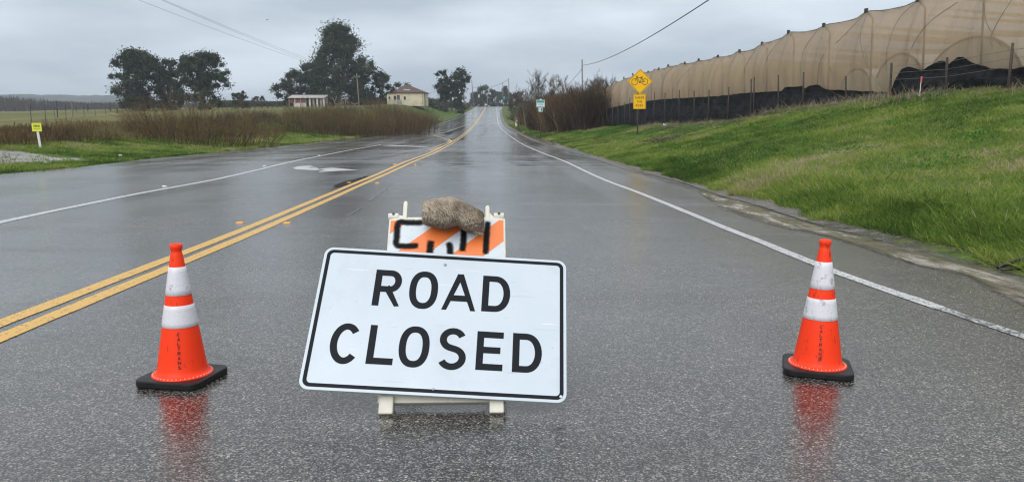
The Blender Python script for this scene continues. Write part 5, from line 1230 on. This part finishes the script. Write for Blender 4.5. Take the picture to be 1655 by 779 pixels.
spray([bu(968, 420), bu(968, 520), bu(958, 610)], .030, .0072); spray([bu(1222, 335), bu(1210, 470), bu(1200, 640)], .028, .0074)
# handles on top: upright ear plus low barrel
def zb(zx, zy): return bu(zx, zy)
for sgn, cx_, bx_ in ((-1, 362, 235), (1, 1219, 1340)):
    ux, ub = bu(cx_, 95)[0], bu(cx_, 95 if sgn < 0 else 140)[1]; bx = bu(bx_, 230)[0]
    hw2 = .011
    prof = [(ux - hw2, PT - .01), (ux - hw2, ub - .01), (ux - hw2 * .4, ub), (ux + hw2 * .5, ub), (ux + hw2, ub - .01), (ux + hw2, PT - .01)]
    e1 = MB().prism(prof, -.030, .0)
    ear = part(e1, 'handle', WP, bar, .004)
    x_a, x_b = sorted((ux, bx)); 
    part(MB().prism([(x_a, PT - .005), (x_b, PT - .005), (x_b, PT + .022), ((x_a + x_b) / 2, PT + .030) if sgn < 0 else ((x_a + x_b) / 2, PT + .020), (x_a, PT + (.02 if sgn < 0 else .055))], -.028, -.004), 'handle_web', WP, ear, .003)
    br = MB().tube([(bx - .028, PT + .024, -.016), (bx + .026, PT + .024, -.016)], .020, 14); part(br, 'hinge_barrel', WP, ear, .003)
    part(MB().lathe([(.007, 0), (.007, .005)], 10).xf(Matrix.Translation((bx, PT + .030, .002))), 'hinge_bolt', mat('black_bolt', (.02, .02, .02), .5), ear, 0)
part(MB().box((0, PT + .006, -.02), (BW * .96, .022, .03)), 'top_rail', WP)
# rear frame, swung back from the hinge
top = (BM @ Vector((0, 1.02, -.06)))
zg = float(zr(F0.y + 1.45)) - F0.z
for sgn in (-1, 1):
    x_ = sgn * (BW / 2 - .045); MB().tube([(x_, top.y, top.z), (x_, 1.42, zg + .02)], .022, 6).build('rear_leg', WP, bar)
MB().box((0, 1.42 - .12, zg + .14), (BW * .9, .03, .08)).build('rear_rail', WP, bar, bevel=.004)

# ------------------------------------------------------------------ ROAD CLOSED sign
S_T, S_R, S_Y = .7489, -.0858, .0745
SM = Matrix.Translation((-.3461, 3.5675, .2527)) @ Matrix.Rotation(S_Y, 4, 'Z') @ Matrix.Rotation(-S_T, 4, 'X') @ UPR @ Matrix.Rotation(S_R, 4, 'Z')
sign = bpy.data.objects.new('road_closed_sign', None); col.objects.link(sign); sign.matrix_world = SM
tag(sign, 'large scratched white ROAD CLOSED sign with black border leaning on the barricade', 'road sign')
SHEET = mat('scratched_white_sheeting', (.66, .73, .80), .28); k = NT(SHEET)
f = k.noise(3.2, 7, .6); sc1 = k.noise(5, 5, .75, stretch=(9, .7, 1)); 
wv = k.n('ShaderNodeTexNoise'); wv.inputs['Scale'].default_value = 2.2; wv.inputs['Detail'].default_value = 3; k.l(k.co.outputs['Object'], wv.inputs['Vector'])
v = k.n('ShaderNodeTexVoronoi', feature='DISTANCE_TO_EDGE'); v.inputs['Scale'].default_value = 4.2; v.inputs['Randomness'].default_value = 1
mpn = k.n('ShaderNodeMapping'); mpn.inputs['Rotation'].default_value = (0, 0, .7); mpn.inputs['Scale'].default_value = (1, .45, 1); k.l(k.co.outputs['Object'], mpn.inputs[0])
av = k.n('ShaderNodeVectorMath', operation='ADD'); k.l(mpn.outputs[0], av.inputs[0])
scl = k.n('ShaderNodeVectorMath', operation='SCALE'); scl.inputs['Scale'].default_value = .35; k.l(wv.outputs['Color'], scl.inputs[0]); k.l(scl.outputs[0], av.inputs[1]); k.l(av.outputs[0], v.inputs['Vector'])
crack = k.math('MULTIPLY', k.ramp(v.outputs['Distance'], [(.0, 1.), (.006, 0.)]), k.ramp(k.noise(2.6, 3, .5), [(.52, 0.), (.58, 1.)]))
c_ = k.mix(k.ramp(f, [(.35, 0.), (.7, 1.)]), (.55, .615, .68), (.50, .575, .65))
for rot_, thr in ((.55, .69), (-.9, .70), (1.35, .715)):
    m3 = k.n('ShaderNodeMapping'); m3.inputs['Rotation'].default_value = (0, 0, rot_); m3.inputs['Scale'].default_value = (1.6, 46, 1); k.l(k.co.outputs['Object'], m3.inputs[0])
    sv = k.noise(1.3, 3, .55, vec=m3.outputs[0]); c_ = k.mix(k.math('MULTIPLY', k.ramp(sv, [(thr, 0.), (thr + .012, 1.)]), .55), c_, (.36, .40, .45) if rot_ > 0 else (.80, .84, .88))
    c_ = k.mix(k.math('MULTIPLY', k.ramp(k.noise(2.1, 7, .7), [(.55, 0.), (.8, 1.)]), .22), c_, (.40, .42, .42))
c_ = k.mix(k.math('MULTIPLY', k.ramp(k.noise(40, 3, .6), [(.68, 0.), (.74, 1.)]), k.ramp(k.noise(5, 3), [(.5, 0.), (.62, .6)])), c_, (.2, .2, .22))
k.color(c_); k.rough(k.ramp(f, [(.3, .2), (.7, .42)])); k.bump(v.outputs['Distance'], .04, .01)
INK = mat('black_sign_sheeting', (.010, .012, .016), .5, spec=.12); k = NT(INK); k.color(k.ramp(k.noise(18, 7, .75), [(.66, (.010, .012, .016)), (.76, (.22, .24, .27))]))
def spart(mb, name, m, bevel=0, parent=sign): return mb.build(name, m, parent, bevel=bevel)
pan = spart(MB().prism(rrect(-.6095, -.381, .6095, .381, .045, 8), -.004, 0), 'panel', SHEET, .001)
o_ = rrect(-.6095 + .014, -.381 + .014, .6095 - .014, .381 - .014, .034, 8); i_ = rrect(-.6095 + .032, -.381 + .032, .6095 - .032, .381 - .032, .020, 8); n = len(o_)
spart(MB().add([(x, y, .0008) for x, y in o_] + [(x, y, .0008) for x, y in i_], [(j, (j + 1) % n, n + (j + 1) % n, n + j) for j in range(n)]), 'border', INK)
TXT = MB(); hw3 = .033
for ch, a, b, y0, y1 in (('R', -.337, -.205, .063, .265), ('O', -.164, -.024, .059, .270), ('A', .000, .165, .062, .266), ('D', .194, .332, .065, .266),
                         ('C', -.501, -.362, -.250, -.040), ('L', -.324, -.200, -.242, -.041), ('O', -.180, -.037, -.248, -.036), ('S', .004, .137, -.250, -.034), ('E', .184, .310, -.242, -.043), ('D', .354, .493, -.243, -.042)):
    L_ = MB(); glyph(L_, ch, a, y0, b, y1, hw3, .0010, dz=.0003); spart(L_, 'letter', INK)
for x_, y_, r_, m_ in ((-.001, .315, .007, STEEL), (.583, -.352, .007, PALE), (0, -.35, .006, STEEL)):
    spart(MB().lathe([(r_, 0), (r_, .003), (r_ * .4, .006)], 12).xf(Matrix.Translation((x_, y_, .001))), 'bolt', m_)

# ------------------------------------------------------------------ sandbag draped over the barricade top
SACK = mat('wet_burlap', (.25, .21, .17), .9, spec=.25); k = NT(SACK)
w_ = k.n('ShaderNodeTexWave', wave_type='BANDS', bands_direction='DIAGONAL'); w_.inputs['Scale'].default_value = 38; w_.inputs['Distortion'].default_value = 9; w_.inputs['Detail'].default_value = 3; w_.inputs['Detail Scale'].default_value = 1.2; k.l(k.co.outputs['Object'], w_.inputs['Vector'])
f = k.noise(9, 7, .72); 
c_ = k.mix(k.ramp(f, [(.38, 0.), (.66, 1.)]), (.44, .375, .295), (.10, .073, .05)); c_ = k.mix(k.math('MULTIPLY', k.ramp(w_.outputs['Fac'], [(.2, 1.), (.5, 0.)]), .60), c_, (.06, .042, .03)); k.color(c_)
k.bump(w_.outputs['Fac'], .3, .003, k.bump(f, .35, .010))
nu, nv = 110, 90; V = []
def se(t, e_): return math.copysign(abs(t) ** e_, t)
for i in range(nu):
    th = 2 * math.pi * i / nu
    for j in range(nv + 1):
        ph = -math.pi / 2 + math.pi * j / nv
        x_ = se(math.sin(ph), .55); r_ = abs(math.cos(ph)) ** .36
        y_ = r_ * se(math.cos(th), .85); z_ = r_ * se(math.sin(th), .85)
        X_ = x_ * .160; Yd = y_ * .082; Zd = z_ * (.078 + .010 * math.cos(x_ * 4.2) - .006 * x_)
        # waist where the bag folds over the board, ends sagging in front
        Zd += -.020 * (1 - math.cos(x_ * 2.4)) * (.3 if x_ < 0 else .62) + .010 - .010 * x_
        Zd += .034 * max(0, -z_) * math.exp(-((x_ - .12) / .22) ** 2)
        nse = float(fbm(x_ * 3 + 5, th * 1.1 + 2 * math.cos(ph), 3)); wr_ = math.sin(26 * (x_ * .8 + .35 * y_ + .5 * z_ * (1 if x_ < -.1 else -1)) + 5 * nse) * (.4 + abs(x_)); k_ = 1 + .05 * nse + .018 * wr_
        V.append((X_ * (1 + .03 * nse), Yd * k_, Zd * k_))
F = [((i * (nv + 1) + j), (i * (nv + 1) + j + 1), (((i + 1) % nu) * (nv + 1) + j + 1), (((i + 1) % nu) * (nv + 1) + j)) for i in range(nu) for j in range(nv)]
bag = empty('sandbag', (0, 0, 0)); MB().add(V, F).build('sack', SACK, bag, smooth=True)
for ex, ez, sg in ((-.146, .056, -1), (.143, -.080, 1)):      # gathered corners
    q_ = smooth_line([(ex - sg * .03, 0, ez * .8), (ex, -.004, ez), (ex + sg * .016, .0, ez * 1.12)], 4); MB().tube([tuple(p) for p in q_], list(np.linspace(.016, .005, len(q_))), 9).build('corner', SACK, bag, smooth=True)
q = P3(732, 350, 3.93); bag.location = tuple(q); bag.rotation_euler = (R(-22), R(4), R(2))
tag(bag, 'wet brown burlap sandbag slumped over the top of the striped barricade', 'sandbag')

# ------------------------------------------------------------------ the damp air
hz_ = MB().box((0, 1400, 20), (5600, 3200, 56)).build('haze', None); hz_.scale = (1, 1, 1)
hz_['kind'] = 'stuff'; hz_.location = (0, 0, 0)
HM = bpy.data.materials.new('haze_air'); HM.use_nodes = True; t_ = HM.node_tree; t_.nodes.clear(); ho = t_.nodes.new('ShaderNodeOutputMaterial'); hv = t_.nodes.new('ShaderNodeVolumePrincipled')
hv.inputs['Color'].default_value = (.80, .88, .98, 1); hv.inputs['Density'].default_value = .0004; hv.inputs['Anisotropy'].default_value = .2; t_.links.new(hv.outputs[0], ho.inputs['Volume']); hz_.data.materials.append(HM)
